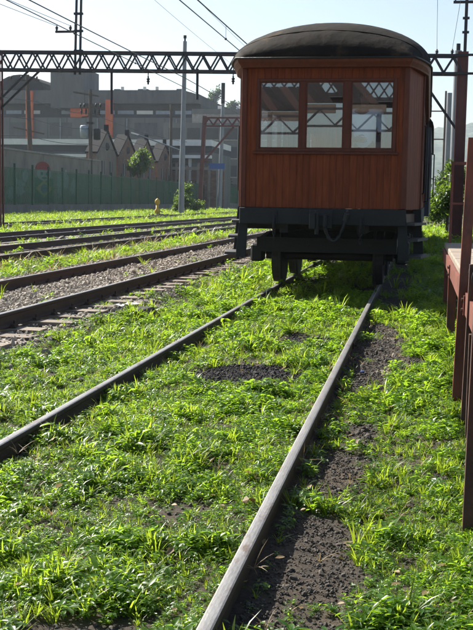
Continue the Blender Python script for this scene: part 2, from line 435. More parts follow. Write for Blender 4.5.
# ------------------------------------------------------------------ tracks
RAIL = [(a*.74,b) for a, b in [(-.065,0),(.065,0),(.065,.012),(.014,.028),(.011,.105),(.034,.118),(.037,.126),(.0365,.139),(.033,.146),(.025,.150),(.010,.1515),(-.010,.1515),(-.025,.150),(-.033,.146),(-.0365,.139),(-.037,.126),(-.034,.118),(-.011,.105),(-.014,.028),(-.065,.012)]]
def rail_mesh(pts, mat, worn):
    mb = MB()
    n = len(RAIL)
    vs = []; fs = []
    for (x, y, z) in pts:
        vs += [(x+a, y, z+b) for a, b in RAIL]
    for i in range(len(pts)-1):
        for k in range(n):
            fs.append((i*n+k, i*n+(k+1) % n, (i+1)*n+(k+1) % n, (i+1)*n+k))
    fs.append(tuple(range(n))[::-1]); fs.append(tuple((len(pts)-1)*n+k for k in range(n)))
    mb.add(vs, fs)
    me = mb.mesh('rail', mat)
    me.materials.append(worn)
    for p in me.polygons:
        if p.normal.z > .75 and p.center.z > pts[0][2]+.13: p.material_index = 1
    return me
def sleeper_mesh():
    mb = MB().box(-1.25, 1.25, -.115, .115, -.14, 0)
    me = mb.mesh('sleeper', M['sleeper']); return me
SLM = sleeper_mesh()
def clip_mesh():
    mb = MB(); mb.box(-.11,.11,-.06,.06,0,.008); mb.box(-.10,-.058,-.05,.05,.006,.03); mb.box(.058,.10,-.05,.05,.006,.03)
    for s in (-1,1): mb.tube((s*.085,0,.03),(s*.085,0,.065),.016,n=6)
    return mb.mesh('rail_clip', M['rail_rust'])
CLM = clip_mesh()
def track(label, xl, xr, zbase, y0, y1, curve=0, sl_range=None, sl_step=.6, clips=None, joint=None, zs=None, xoff=lambda y: 0):
    t = thing('railway_track', label, 'railway track', (0,0,0), group='railway tracks in the yard')
    ys = list(np.arange(y0, y1, 2.0)) + [y1]
    for x in (xl, xr):
        spans = [(y0, y1)]
        if joint and x == xr: spans = [(y0, joint-.004), (joint+.004, y1)]
        for a, b in spans:
            yy = [y for y in ys if a < y < b]; yy = [a]+yy+[b]
            o = bpy.data.objects.new('rail', rail_mesh([(x+xoff(y), y, zbase) for y in yy], M['rail_rust'], M['rail_top']))
            COL.objects.link(o); o.parent = t
    if sl_range:
        y = sl_range[0]
        while y < sl_range[1]:
            o = bpy.data.objects.new('sleeper', SLM); COL.objects.link(o); o.parent = t
            o.location = ((xl+xr)/2+xoff(y)+random.uniform(-.07,.07), y, (zs if zs is not None else zbase)+random.uniform(-.006,.006))
            o.rotation_euler = (random.uniform(-.01,.01), random.uniform(-.006,.006), random.uniform(-.025,.025))
            if clips and y < clips:
                for x in (xl, xr):
                    c = bpy.data.objects.new('rail_clip', CLM); COL.objects.link(c); c.parent = t
                    c.location = (x+xoff(y), y, zbase+.002)
            y += sl_step + random.uniform(-.03,.03)
    return t
t1 = track('overgrown near track leading under the wooden carriage, rails half sunk in weeds', -2.14, -.60, -.06, .5, 60, sl_range=(7.6, 30), sl_step=.75, zs=-.065, joint=10.3)
# fishplates at the joint
for s in (-1, 1):
    mb = MB(); mb.box(-.60+s*.018-.008, -.60+s*.018+.008, 10.05, 10.55, -.02, .04)
    for yy in (10.12,10.24,10.36,10.48): mb.tube((-.60+s*.026, yy, .012), (-.60+s*.05, yy, .012), .014, n=6)
    mb.build('fishplate', M['rail_rust'], t1)
cv = lambda y: .00012*max(0, y-10)**2
track('second track beside the grass, dark rails on pale sleepers and gravel', -5.68, -4.08, .07, 4, 150, sl_range=(6.5, 42), sl_step=.60, clips=30, xoff=cv, zs=.068)
track('third track, first beyond the gravel with weeds', -9.75, -8.15, .07, 8, 160, sl_range=(16, 40), sl_step=.62, zs=.062, xoff=lambda y: cv(y)*.6)
track('fourth track, two brown rails crossing behind the third', -13.35, -11.75, .07, 15, 200, xoff=lambda y: cv(y)*.3)
track('farthest track, low in grass in front of the green fence', -19.0, -17.4, .03, 25, 230)

# ------------------------------------------------------------------ wooden carriage
CAR = thing('railway_carriage', 'varnished wooden passenger carriage with dark domed roof on the near track', 'railway carriage', (-1.362, 15.0, 0), -.008)
LEN = 11.0
# end wall boards
NB = 24; bw = 2.27/NB
OX0, OX1, OZ0, OZ1 = -.955, 1.005, 2.075, 3.085           # window opening incl. frame
ZB, ZT = 1.285, 3.235
def board(x0, x1, z0, z1, y=0.0):
    d = random.uniform(-.002, .002)
    MB().box(x0+.0008, x1-.0008, y+d, y+.028, z0, z1).build('board', M['wood'], CAR, bevel=.0022)
for i in range(NB):
    x0 = -1.135+i*bw; x1 = x0+bw
    cx_ = (x0+x1)/2
    if cx_ < OX0-.001 or cx_ > OX1+.001:
        board(x0, x1, ZB, ZT)
    else:
        board(x0, x1, ZB, OZ0); board(x0, x1, OZ1, ZT)
        if x0 < OX0-.006: board(x0, OX0, OZ0, OZ1)
        if x1 > OX1+.006: board(OX1, x1, OZ0, OZ1)
# lining behind the boards
mb = MB(); mb.box(-1.13,1.13,.031,.05,ZB,OZ0-.01); mb.box(-1.13,1.13,.031,.05,OZ1+.01,ZT)
mb.box(-1.13,OX0-.01,.031,.05,OZ0-.01,OZ1+.01); mb.box(OX1+.01,1.13,.031,.05,OZ0-.01,OZ1+.01)
mb.build('end_lining', M['interior'], CAR)
# window: frame, sill, mullions, panes
WX = [(-.915,-.344),(-.259,.272),(.37,.96)]
fr = MB(); y0, y1 = -.018, .05
fr.box(OX0, -.915, y0, y1, OZ0, OZ1); fr.box(.96, OX1, y0, y1, OZ0, OZ1)
fr.box(-.915, .96, y0, y1, 3.045, OZ1)
fr.box(-.915, .96, y0, y1, OZ0, 2.115)
wf = fr.build('window_frame', M['wood_trim'], CAR, bevel=.004)
MB().box(-.344,-.259,-.012,.046,2.115,3.045).build('mullion', M['wood_trim'], wf, bevel=.004)
MB().box(.272,.37,-.012,.046,2.115,3.045).build('mullion', M['wood_trim'], wf, bevel=.004)
MB().box(OX0-.04, OX1+.04, -.045, .02, 2.035, 2.073).build('window_sill', M['wood_trim'], wf, bevel=.005)
for a, b in WX:
    sf = MB(); s_ = .018
    sf.box(a, a+s_, .004, .034, 2.115, 3.045); sf.box(b-s_, b, .004, .034, 2.115, 3.045)
    sf.box(a+s_, b-s_, .004, .034, 2.115, 2.115+s_); sf.box(a+s_, b-s_, .004, .034, 3.045-s_, 3.045)
    sf.build('sash', M['wood_trim'], wf)
    po = MB().box(-(b-a)/2+s_-.006, (b-a)/2-s_+.006, -.002, .002, -.465+s_-.006, .465-s_+.006).build('pane', M['glass'], wf, loc=((a+b)/2, .019, 2.58))
    po.rotation_euler = {0:(-.003,.002,.004),1:(.002,-.001,-.003),2:(-.001,.001,.003)}[WX.index((a,b))]
# corner posts and slanted corner walls
for s in (-1, 1):
    MB().box(s*1.135-.04, s*1.135+.04, -.028, .05, ZB, ZT).build('corner_post', M['wood_trim'], CAR, bevel=.01)
    p = Vector((s*1.175, .03, 0)); q = Vector((s*1.35, 1.0, 0))
    nb_ = 6; dn = Vector((s*.97, -.265, 0)).normalized()
    for i in range(nb_):
        a = p.lerp(q, i/nb_+.004); b = p.lerp(q, (i+1)/nb_-.004)
        mb = MB(); mb.prism([(0,0),(0,.03)], Vector((0,0,0)), Vector((0,0,1)), (1,0,0), (0,1,0)) if False else None
        vs = [a, b, b-dn*.03, a-dn*.03]
        vv = [(v.x, v.y, ZB) for v in vs] + [(v.x, v.y, ZT) for v in vs]
        mb.add(vv, [(0,1,2,3),(4,5,6,7),(0,1,5,4),(1,2,6,5),(2,3,7,6),(3,0,4,7)])
        mb.build('board', M['wood'], CAR, bevel=.0022)
    MB().box(s*1.345-.03, s*1.345+.03, .99, 1.08, ZB, ZT).build('corner_post', M['wood_trim'], CAR, bevel=.01)
# side walls
NW = 7; wy0 = 1.35; wp = (LEN-2.4)/NW
for s in (-1, 1):
    xa, xb = (s*1.335-.02, s*1.335+.02)
    nbs = 60
    mbs = MB(); 
    for i in range(nbs):
        a = 1.08+(LEN-1.08)*i/nbs; b = 1.08+(LEN-1.08)*(i+1)/nbs
        mbs.box(xa, xb, a+.002, b-.002, ZB, 2.10)
    mbs.build('side_boards', M['wood'], CAR, kind='stuff')
    MB().box(s*1.325-.02, s*1.325+.02, 1.08, LEN, 2.97, ZT).build('letter_board', M['wood'], CAR)
    for k in range(NW+1):
        yc = wy0+k*wp
        MB().box(s*1.335-.026, s*1.335+.026, yc-.12, yc+.12, 2.1, 2.97).build('window_pillar', M['wood_trim'], CAR)
    for k in range(NW):
        a = wy0+k*wp+.12; b = wy0+(k+1)*wp-.12
        f = MB(); f.box(s*1.335-.02, s*1.335+.02, a, b, 2.1, 2.15); f.box(s*1.335-.02, s*1.335+.02, a, b, 2.92, 2.97); f.box(s*1.335-.018, s*1.335+.018, a, a+.03, 2.14, 2.93); f.box(s*1.335-.018, s*1.335+.018, b-.03, b, 2.14, 2.93)
        fo = f.build('side_window', M['wood_trim'], CAR)
        MB().box(s*1.335-.003, s*1.335+.003, a, b, 2.15, 2.92).build('pane', M['glass_clear'], fo)
    # rubbing strip, solebar, truss rod
    MB().box(s*1.35-.02, s*1.35+.03, 1.0, LEN, 1.0, ZB-.004).build('solebar', M['beam'], CAR, bevel=.005)
    tr = MB(); tr.tube((s*1.30,3.6,1.1),(s*1.30,4.8,.62),.02); tr.tube((s*1.30,4.8,.62),(s*1.30,6.6,.62),.02); tr.tube((s*1.30,6.6,.62),(s*1.30,7.8,1.1),.02)
    tr.box(s*1.30-.03,s*1.30+.03,4.77,4.83,.62,1.1); tr.box(s*1.30-.03,s*1.30+.03,6.57,6.63,.62,1.1)
    tr.build('truss_rod', M['iron'], CAR)
    # grab rails by the corner
    hr = MB(); x_ = s*1.41
    hr.path([(s*1.345,1.14,1.5),(x_,1.14,1.53),(x_,1.14,2.5),(s*1.345,1.14,2.53)], .014)
    hr.build('handrail', M['iron'], CAR)
    hr = MB(); x_ = s*1.46
    hr.path([(s*1.345,LEN-.6,1.4),(x_,LEN-.6,1.43),(x_,LEN-.6,2.3),(s*1.345,LEN-.6,2.33)], .016)
    hr.build('handrail', M['iron'], CAR)
    # open door leaf standing out from the side far back
    MB().box(s*1.40, s*1.43, 6.2, 9.0, 1.42, 2.98).build('side_shutter', M['beam'], CAR)
# far end wall, floor, ceiling
fe = MB(); 
fe.box(-1.38,-.35,LEN-.04,LEN,ZB,ZT); fe.box(.35,1.38,LEN-.04,LEN,ZB,ZT); fe.box(-.35,.35,LEN-.04,LEN,3.0,ZT)
fe.build('end_wall', M['wood'], CAR)
dr = MB().box(-.35,.35,LEN-.035,LEN-.005,ZB,2.15).box(-.35,-.25,LEN-.035,LEN-.005,2.15,3.0).box(.25,.35,LEN-.035,LEN-.005,2.15,3.0).build('end_door', M['wood_trim'], CAR)
MB().box(-.25,.25,LEN-.024,LEN-.016,2.15,3.0).build('pane', M['glass_clear'], dr)
fl = MB(); prof = [(-1.13,.06),(1.13,.06),(1.305,1.02),(1.305,LEN-.05),(-1.305,LEN-.05),(-1.305,1.02)]
fl.prism([(a,b) for a,b in prof], (0,0,1.10), (0,0,1.22), (1,0,0), (0,1,0)); fl.build('floor', M['interior'], CAR)
fl = MB(); fl.prism([(a,b) for a,b in prof], (0,0,3.19), (0,0,3.215), (1,0,0), (0,1,0)); fl.build('ceiling', M['ceiling'], CAR)
# seats inside
seat_me = None
for k in range(5):
    for s in (-1, 1):
        yb = 2.6+k*1.55
        mb = MB().box(-.5,.5,0,.5,.38,.46).box(-.5,.5,.46,.52,.40,1.02).box(-.48,-.42,.05,.48,0,.38).box(.42,.48,.05,.48,0,.38)
        mb.build('seat', M['interior'], CAR, loc=(s*.85, yb, 1.222))
# roof: an elliptical section that closes as a rounded hood at both ends
def roof_w(y):
    e = min(y+.22, LEN+.22-y)
    t = min(1, max(0, e/1.3)); return 1.22 + .235*(1-(1-t)**2.0)
def roof_h(y):
    e = min(y+.22, LEN+.22-y)
    t = min(1, max(0, e/1.45)); return .045 + .625*(1-(1-t)**2)**.62
yst = [-.22,-.215,-.19,-.15,-.1,-.03,.06,.16,.28,.42,.58,.76,.96,1.2,1.6,2.4,3.6,4.8,6,7.2,8.4,9.4,9.9]
yst += [LEN-v for v in (.76,.42,.16,-.03,-.15,-.22)]
NS = 40; vs = []; fs = []
for y in yst:
    w, h = roof_w(y), roof_h(y)
    for k in range(NS+1):
        t = math.pi*(1-k/NS)
        x = w*math.cos(t); z = 3.335 + h*math.sin(t)**.96 if 0 < k < NS else 3.335
        jz = .006*math.sin(y*9+x*7)*math.sin(x*13+1)*(1 if 0 < k < NS else 0)
        vs.append((x, y, z+jz))
for j in range(len(yst)-1):
    for k in range(NS):
        a = j*(NS+1)+k; fs.append((a, a+1, a+NS+2, a+NS+1))
fs.append(tuple(range(NS+1))); fs.append(tuple((len(yst)-1)*(NS+1)+k for k in range(NS+1)))
fs.append(tuple([j*(NS+1) for j in range(len(yst))] + [j*(NS+1)+NS for j in reversed(range(len(yst)))]))
mb = MB(); mb.add(vs, fs, True); roof = mb.build('roof', M['roof'], CAR)
for p in roof.data.polygons:
    if len(p.vertices) > 4: p.use_smooth = False
# canvas seams across the roof, hung gutter strip
for y in (2.0, 4.2, 6.4, 8.6):
    pts = []
    for k in range(3, NS-2):
        t = math.pi*(1-k/NS); pts.append((roof_w(y)*math.cos(t), y, 3.337+roof_h(y)*math.sin(t)**.96))
    MB().path(pts, .012, 5).build('seam', M['roof'], roof)
for y in (3.1, 7.5):
    MB().lathe([(.10,3.98),(.10,4.06),(.16,4.07),(.16,4.10),(.02,4.15)], (0,y,0)).build('ventilator', M['iron'], roof)
bead = []
for y in reversed([-.21,-.1,.06,.28,.58,.96,1.3,4,8,LEN-1]): bead.append((-roof_w(y)-.004, y, 3.342))
for y in [-.21,-.1,.06,.28,.58,.96,1.3,4,8,LEN-1]: bead.append((roof_w(y)+.004, y, 3.342))
MB().path(bead, .016, 6).build('gutter_bead', M['iron'], roof)
for y in (.16, .96):
    pts = []
    for k in range(2, NS-1):
        t = math.pi*(1-k/NS); pts.append((roof_w(y)*math.cos(t), y, 3.336+roof_h(y)*math.sin(t)**.96))
    MB().path(pts, .007, 5).build('seam', M['roof'], roof)
# cornice band under the roof edge
pl = [(-roof_w(y), y) for y in reversed([-.22,-.1,.06,.28,.58,.96,1.3,LEN-1,LEN])] + [(roof_w(y), y) for y in [-.22,-.1,.06,.28,.58,.96,1.3,LEN-1,LEN]]
vs = []; fs = []
for (x, y) in pl:
    sx = 1 if x > 0 else -1
    for (d, z) in ((.015,3.334),(.03,3.29),(.065,3.245),(.075,3.225),(.30,3.225),(.30,3.334)):
        yy = y+d*.9 if y < .9 else y
        vs.append((x-sx*d*(.8 if y < .9 else .45), yy, z))
for i in range(len(pl)-1):
    for k in range(6):
        fs.append((i*6+k, i*6+(k+1) % 6, (i+1)*6+(k+1) % 6, (i+1)*6+k))
mb = MB(); mb.add(vs, fs); mb.build('cornice', M['wood_trim'], CAR)
# end beam and drawgear
MB().box(-1.17,1.17,-.085,.10,1.05,1.28).build('end_beam', M['beam'], CAR, bevel=.01)
for x in (-1.0,-.72,-.3,.3,.72,1.0):
    for z in (1.10,1.23): MB().tube((x,-.08,z),(x,-.105,z),.02,n=6).build('bolt', M['iron'], CAR)
cp = MB(); cp.box(-.16,.16,-.16,-.087,1.0,1.27); cp.box(-.10,.10,-.30,-.16,1.03,1.20); cp.box(-.13,-.05,-.46,-.30,1.0,1.22); cp.box(.05,.10,-.40,-.30,1.02,1.2); cp.tube((-.03,-.36,.93),(-.03,-.36,1.26),.03)
cp.build('coupler', M['iron'], CAR, bevel=.012)
hs = [( .04+.30*t, -.14-.05*math.sin(math.pi*t), 1.12-.30*math.sin(math.pi*t)**.7+.02*t) for t in np.linspace(0,1,14)]
MB().path(hs, .026, 8).build('brake_hose', M['iron'], CAR)
hc = MB().tube((.34,-.13,1.11),(.37,-.17,1.22),.04).tube((.37,-.17,1.22),(.37,-.1,1.25),.022); hc.build('hose_head', M['tread'], CAR)
for x in (-.66, .56):
    MB().box(x-.035,x+.035,-.12,-.087,1.06,1.24).path([(x,-.13,1.17),(x,-.16,1.08),(x,-.16,1.0),(x,-.12,.96)], .018).build('safety_hook', M['iron'], CAR)
    ch = MB()
    for k in range(4):
        z = .99-.055*k
        pts = [(x+(.018*math.cos(a) if k % 2 else 0), -.135+(0 if k % 2 else .018*math.cos(a)), z+.04*math.sin(a)) for a in np.linspace(0, 2*math.pi, 9)]
        ch.path(pts, .008, 5)
    ch.build('safety_chain', M['iron'], CAR)
# corner steps
for s in (-1, 1):
    for y in (.02, .90):
        dx = 0 if y < .5 else .2
        st = MB(); st.prism([(s*(1.055+dx),1.29),(s*(1.17+dx),1.29),(s*(1.235+dx),.57),(s*(1.085+dx),.57)], (0,y,0), (0,y+.03,0), (1,0,0), (0,0,1))
        st.build('step_bracket', M['beam'], CAR, bevel=.004)
    for k, z in enumerate((.60,.84,1.06)):
        o_ = .05*(2-k)
        st = MB(); st.add([(s*1.1,.05,z),(s*(1.30+o_),.05,z),(s*(1.46+o_*.6),.90,z),(s*1.28,.90,z),(s*1.1,.05,z+.035),(s*(1.30+o_),.05,z+.035),(s*(1.46+o_*.6),.90,z+.035),(s*1.28,.90,z+.035)],
               [(0,1,2,3),(4,5,6,7),(0,1,5,4),(1,2,6,5),(2,3,7,6),(3,0,4,7)])
        st.build('step_tread', M['tread'], CAR)
# underframe and bogies
uf = MB()
for x in (-.55, .55): uf.box(x-.06,x+.06,.1,LEN-.1,.93,1.095)
for y in (1.2,2.75,4.5,6.2,8.2,9.8): uf.box(-1.35,1.35,y-.05,y+.05,.95,1.093)
uf.box(-.9,-.2,4.6,5.8,.55,.95); uf.tube((.25,4.7,.75),(.25,6.0,.75),.2,n=14)
uf.build('underframe', M['iron'], CAR)
XO = -.03                                           # the bogies follow the rails, not the body's slight yaw
def bogie(yc, xo):
    bo = MB()
    for s in (-1,1):
        x = s*1.03
        bo.prism([(-1.5,.62),(-1.5,.80),(-.6,.88),(.6,.88),(1.5,.80),(1.5,.62),(1.1,.62),(.5,.48),(-.5,.48),(-1.1,.62)], (x-.035,yc,0), (x+.035,yc,0), (0,1,0), (0,0,1))
        for k in (-.18,.18):
            bo.tube((x,yc+k,.5),(x,yc+k,.84),.09,n=10)
    bo.box(-1.0,1.0,yc-.2,yc+.2,.62,.9); bo.box(-1.07,1.07,yc-1.58,yc-1.44,.60,.82); bo.box(-1.07,1.07,yc+1.44,yc+1.58,.60,.82)
    b = bo.build('bogie', M['iron'], CAR); b.location.x = xo
    for dy in (-1.0, 1.0):
        ax = MB().tube((-1.0,yc+dy,.52),(1.0,yc+dy,.52),.065).build('axle', M['wheel'], b)
        for s in (-1,1):
            wh = MB(); X0 = s*.755
            prof = [(.43,.70*s),(.455,.715*s),(.455,.735*s),(.43,.75*s),(.42,.86*s),(.37,.86*s),(.34,.80*s),(.12,.79*s),(.12,.88*s),(.06,.88*s)]
            vs = []; fs = []; n = 28
            for r, x in prof:
                for i in range(n):
                    t = 2*math.pi*i/n; vs.append((x, yc+dy+r*math.cos(t), .52+r*math.sin(t)))
            for j in range(len(prof)-1):
                for i in range(n): fs.append((j*n+i, j*n+(i+1) % n, (j+1)*n+(i+1) % n, (j+1)*n+i))
            fs.append(tuple(range(n))); fs.append(tuple((len(prof)-1)*n+i for i in range(n)))
            wh.add(vs, fs); wh.build('wheel', M['wheel'], b)
            jb = MB().box(s*1.06-.02, s*1.06+.16 if s > 0 else s*1.06+.02, yc+dy-.15, yc+dy+.15, .42, .70) if s > 0 else MB().box(-1.24,-1.04, yc+dy-.15, yc+dy+.15, .42, .70)
            jb.build('axle_box', M['iron'], b, bevel=.03)
bogie(2.75, -.04); bogie(8.25, -.12)

# ------------------------------------------------------------------ second carriage coupled behind
M['blue_body'] = pm('dark_blue_coach_paint', (.022,.035,.055), (.014,.022,.036), 2, .5, stretch=(1,1,.3))
C2 = thing('railway_carriage', 'dark blue carriage coupled behind the wooden one, only its edge in view', 'railway carriage', (-1.22, 27.0, 0), -.012)
mb = MB(); L2 = 15.5
mb.box(-1.44,1.44,.02,L2,1.05,2.05); mb.box(-1.44,1.44,.02,L2,2.85,3.25); mb.box(-1.44,1.44,.02,.06,2.05,2.85); mb.box(-1.44,1.44,L2-.04,L2,2.05,2.85)
for k in range(10):
    for q in (-1.42,1.42): mb.box(q-.02,q+.02,.061+k*1.7,.34+k*1.7 if k < 9 else L2-.041,2.051,2.849)
mb.build('body', M['blue_body'], C2)
for k in range(9):
    for q in (-1.42,1.42):
        MB().box(q-.004,q+.004,.34+k*1.7,1.76+k*1.7,2.05,2.85).build('window', M['glass_clear'], C2)
vs = []; fs = []
for y in (0, L2):
    for k in range(17):
        t = math.pi*k/16; vs.append((-1.5*math.cos(t), y, 3.252+.62*math.sin(t)))
for k in range(16): fs.append((k,k+1,18+k,17+k))
fs += [tuple(range(17)), tuple(range(17,34)), (0,16,33,17)]
MB().add(vs, fs, True).build('roof', M['roof'], C2)
for s in (-1,1): MB().path([(s*1.44,.5,1.5),(s*1.53,.5,1.53),(s*1.53,.5,2.6),(s*1.44,.5,2.63)], .015).build('handrail', M['iron'], C2)
for yc in (3.0, L2-3.0):
    b = MB().box(-1.1,1.1,yc-1.5,yc+1.5,.55,.9).box(-.5,.5,yc-1,yc+1,.9,1.06).build('bogie', M['iron'], C2)
    for dy in (-1,1):
        for s in (-1,1): MB().tube((s*.71,yc+dy,.52),(s*.85,yc+dy,.52),.44,n=20).build('wheel', M['wheel'], b)
MB().box(-.9,.9,5,10,.4,1.04).build('battery_box', M['iron'], C2)

# ------------------------------------------------------------------ the man inside
def skin(name, chains, mat, parent=None, sub=2, **kw):
    """chains: list of [(x,y,z,r), ...]; first vert of later chains may be given as an index into the vertex list"""
    vs = []; es = []; rs = []
    for ch in chains:
        prev = None
        for it in ch:
            if isinstance(it, int): prev = it; continue
            vs.append(it[:3]); rs.append(it[3]); i = len(vs)-1
            if prev is not None: es.append((prev, i))
            prev = i
    me = bpy.data.meshes.new(name); me.from_pydata(vs, es, []); me.materials.append(mat)
    o = bpy.data.objects.new(name, me); COL.objects.link(o)
    if parent: o.parent = parent
    m = o.modifiers.new('skin', 'SKIN'); m.use_smooth_shade = True
    sv = me.skin_vertices[0].data
    for i, r in enumerate(rs):
        sv[i].radius = (r, r) if not isinstance(r, tuple) else r
        sv[i].use_root = (i == 0)
    s_ = o.modifiers.new('sub', 'SUBSURF'); s_.levels = sub; s_.render_levels = sub
    for k, v in kw.items(): o[k] = v
    return o
MAN = thing('person', 'man in a pale blue shirt standing behind the right-hand carriage window', 'person', (-.82, 15.5, 1.225), -.15)
def arm(s, bend):
    if bend: return [1+2, (s*.19,.0,1.42,.07),(s*.24,-.01,1.2,.052),(s*.25,-.02,1.10,.046),(s*.16,-.17,1.04,.040),(s*.06,-.25,1.05,.032)]
    return [1+2, (s*.19,.0,1.42,.07),(s*.25,.02,1.18,.052),(s*.26,.02,1.10,.046),(s*.27,-.02,.92,.038),(s*.27,-.05,.82,.03)]
body = skin('body', [[(0,0,.95,(.16,.11)),(0,0,1.10,(.15,.10)),(0,0,1.28,(.17,.11)),(0,0,1.42,(.15,.09)),(0,-.005,1.50,.058),(0,-.015,1.56,.055),(0,-.03,1.62,(.072,.09)),(0,-.03,1.70,(.070,.088))],
                     arm(-1, True), arm(1, False),
                     [0,(-.10,0,.86,.095),(-.10,-.02,.50,.062),(-.10,.01,.10,.045),(-.10,.0,.05,.045),(-.11,-.14,.035,.035)],
                     [0,(.10,0,.86,.095),(.10,-.02,.50,.062),(.10,.01,.10,.045),(.10,.0,.05,.045),(.11,-.14,.035,.035)]], M['skin'], MAN)
skin('shirt', [[(0,0,.86,(.185,.135)),(0,0,1.10,(.175,.125)),(0,0,1.28,(.19,.13)),(0,0,1.43,(.165,.105)),(0,0,1.48,(.075,.075))],
               [3,(-.20,0,1.42,.088),(-.25,-.01,1.2,.075),(-.255,-.015,1.14,.078)],
               [3,(.20,0,1.42,.088),(.25,.02,1.2,.075),(.258,.02,1.14,.078)]], M['shirt'], MAN)
skin('trousers', [[(0,0,.96,(.165,.12)),(0,0,.90,(.165,.12))],[1,(-.10,0,.82,.105),(-.10,-.02,.5,.08),(-.10,.01,.09,.07)],[1,(.10,0,.82,.105),(.10,-.02,.5,.08),(.10,.01,.09,.07)]], M['trouser'], MAN)
hb = MB(); hb.lathe([(.02,.0),(.075,-.012),(.098,-.05),(.100,-.09),(.09,-.12)], (0,-.012,1.795), 16); hb.build('hair', M['hair'], MAN)
fm = MB(); fm.prism([(-.012,-.03),(.012,-.03),(.006,.03),(-.006,.03)], (0,-.135,1.655), (0,-.10,1.665), (1,0,0), (0,0,1)); fm.build('nose', M['skin'], MAN)
for s in (-1,1):
    MB().lathe([(.004,-.012),(.013,0),(.004,.012)], (s*.032,-.112,1.69), 8).build('eye', M['black_mural'], MAN)
    MB().box(s*.082-.01, s*.082+.01, -.04, 0, 1.64, 1.70).build('ear', M['skin'], MAN, bevel=.008)
MB().box(-.025,.025,-.122,-.112,1.612,1.62).build('mouth', M['red_paint'], MAN)
def hand(px, py, pz, ang):
    mb = MB(); mb.box(-.04,.04,-.012,.012,-.085,0)
    for k in range(4):
        L = (.06,.072,.068,.052)[k]; x = -.031+.0205*k
        mb.tube((x,0,-.085),(x,-.012,-.085-L*.55),.009,.008,6); mb.tube((x,-.012,-.085-L*.55),(x,-.035,-.085-L),.008,.006,6)
    mb.tube((.04,0,-.03),(.065,-.015,-.07),.011,.009,6); mb.tube((.065,-.015,-.07),(.06,-.03,-.10),.009,.007,6)
    h = mb.build('hand', M['skin'], MAN, bevel=.006, loc=(px,py,pz)); h.rotation_euler = ang
hand(-.07,-.245,1.05,(0, R(-80), R(20))); hand(.27,-.045,.86,(R(-8),0,R(90)))

# ------------------------------------------------------------------ loading platform on the right
PL = thing('loading_platform', 'rusty steel loading platform with pale slab deck along the right edge', 'platform', (.3, 0, 0))
for k in range(8):
    y0 = 3.6+k*1.4
    MB().box(.05,2.4,y0+.006,y0+1.394,.775,.845+random.uniform(-.004,.004)).build('deck_slab', M['deck'], PL, bevel=.012)
def upost(mb, x, y, z0, z1, w=.09, lx=0, ly=0):
    # channel section post
    t = .012
    prof = [(-w/2,-w/2),(w/2,-w/2),(w/2,-w/2+t),(-w/2+t,-w/2+t),(-w/2+t,w/2-t),(w/2,w/2-t),(w/2,w/2),(-w/2,w/2)]
    vs = [Vector((x+a, y+b, z0)) for a, b in prof]+[Vector((x+lx+a, y+ly+b, z1)) for a, b in prof]
    n = len(prof)
    mb.add(vs, [(i,(i+1)%n,n+(i+1)%n,n+i) for i in range(n)]+[tuple(range(n))[::-1], tuple(range(n,2*n))])
    return mb
MB().prism([(0,.62),(.05,.62),(.05,.63),(.012,.63),(.012,.758),(.05,.758),(.05,.77),(0,.77)], (.03,3.6,0), (.03,14.8,0), (1,0,0), (0,0,1)).build('edge_beam', M['rust'], PL)
MB().bar((.05,14.8,.70),(2.4,14.8,.70),.05,.14).build('edge_beam', M['rust'], PL)
upost(MB(), .10,14.74,-.1,.77,.085).build('leg', M['rust'], PL)
upost(MB(), .06,11.2,-.1,.62,.085).build('leg', M['rust'], PL)
upost(MB(), .0,7.5,-.1,1.83,.068,lx=.045).build('post', M['rust'], PL)
upost(MB(), .035,6.83,-.1,1.0,.065,lx=.02).build('post', M['rustdark'], PL)
upost(MB(), .035,6.3,-.1,.62,.05).build('leg', M['rustdark'], PL)
upost(MB(), -.047,4.53,-.1,1.02,.055,lx=.012).build('post', M['rustdark'], PL)
for y in (4.53,7.5,11.2,14.74): upost(MB(), 2.3,y,-.1,.77,.085).build('leg', M['rust'], PL)
for (x, y, z) in ((.03,7.5,.69),(.03,11.2,.69),(.06,6.83,.69)):
    MB().box(x-.012,x-.004,y-.10,y+.10,z-.075,z+.06).build('gusset_plate', M['rust'], PL)
    for dy in (-.06,.06):
        for dz in (-.04,.03): MB().tube((x-.003,y+dy,z+dz),(x-.026,y+dy,z+dz),.013,n=6).build('bolt', M['rustdark'], PL)
# handrail of square tube at the far end
for x in (.12,.55,1.4,2.3): MB().bar((x,14.7,.84),(x,14.7,1.91),.035).build('handrail_post', M['rust'], PL)
MB().bar((.10,14.7,1.92),(2.35,14.7,1.92),.04).build('handrail', M['rust'], PL)
MB().bar((.10,14.7,1.38),(2.35,14.7,1.38),.03).build('handrail', M['rust'], PL)
bd = MB(); bd.tube((.10,6.75,.92),(.10,7.2,.92),.055,n=14); bd.tube((.10,6.73,.92),(.10,6.75,.92),.068,n=14); bd.tube((.10,7.2,.92),(.10,7.22,.92),.068,n=14)
tag(bd.build('pipe_coupling', M['iron'], None, loc=(.3,0,0)), 'dark pipe end lying on the rusty platform edge', 'pipe')

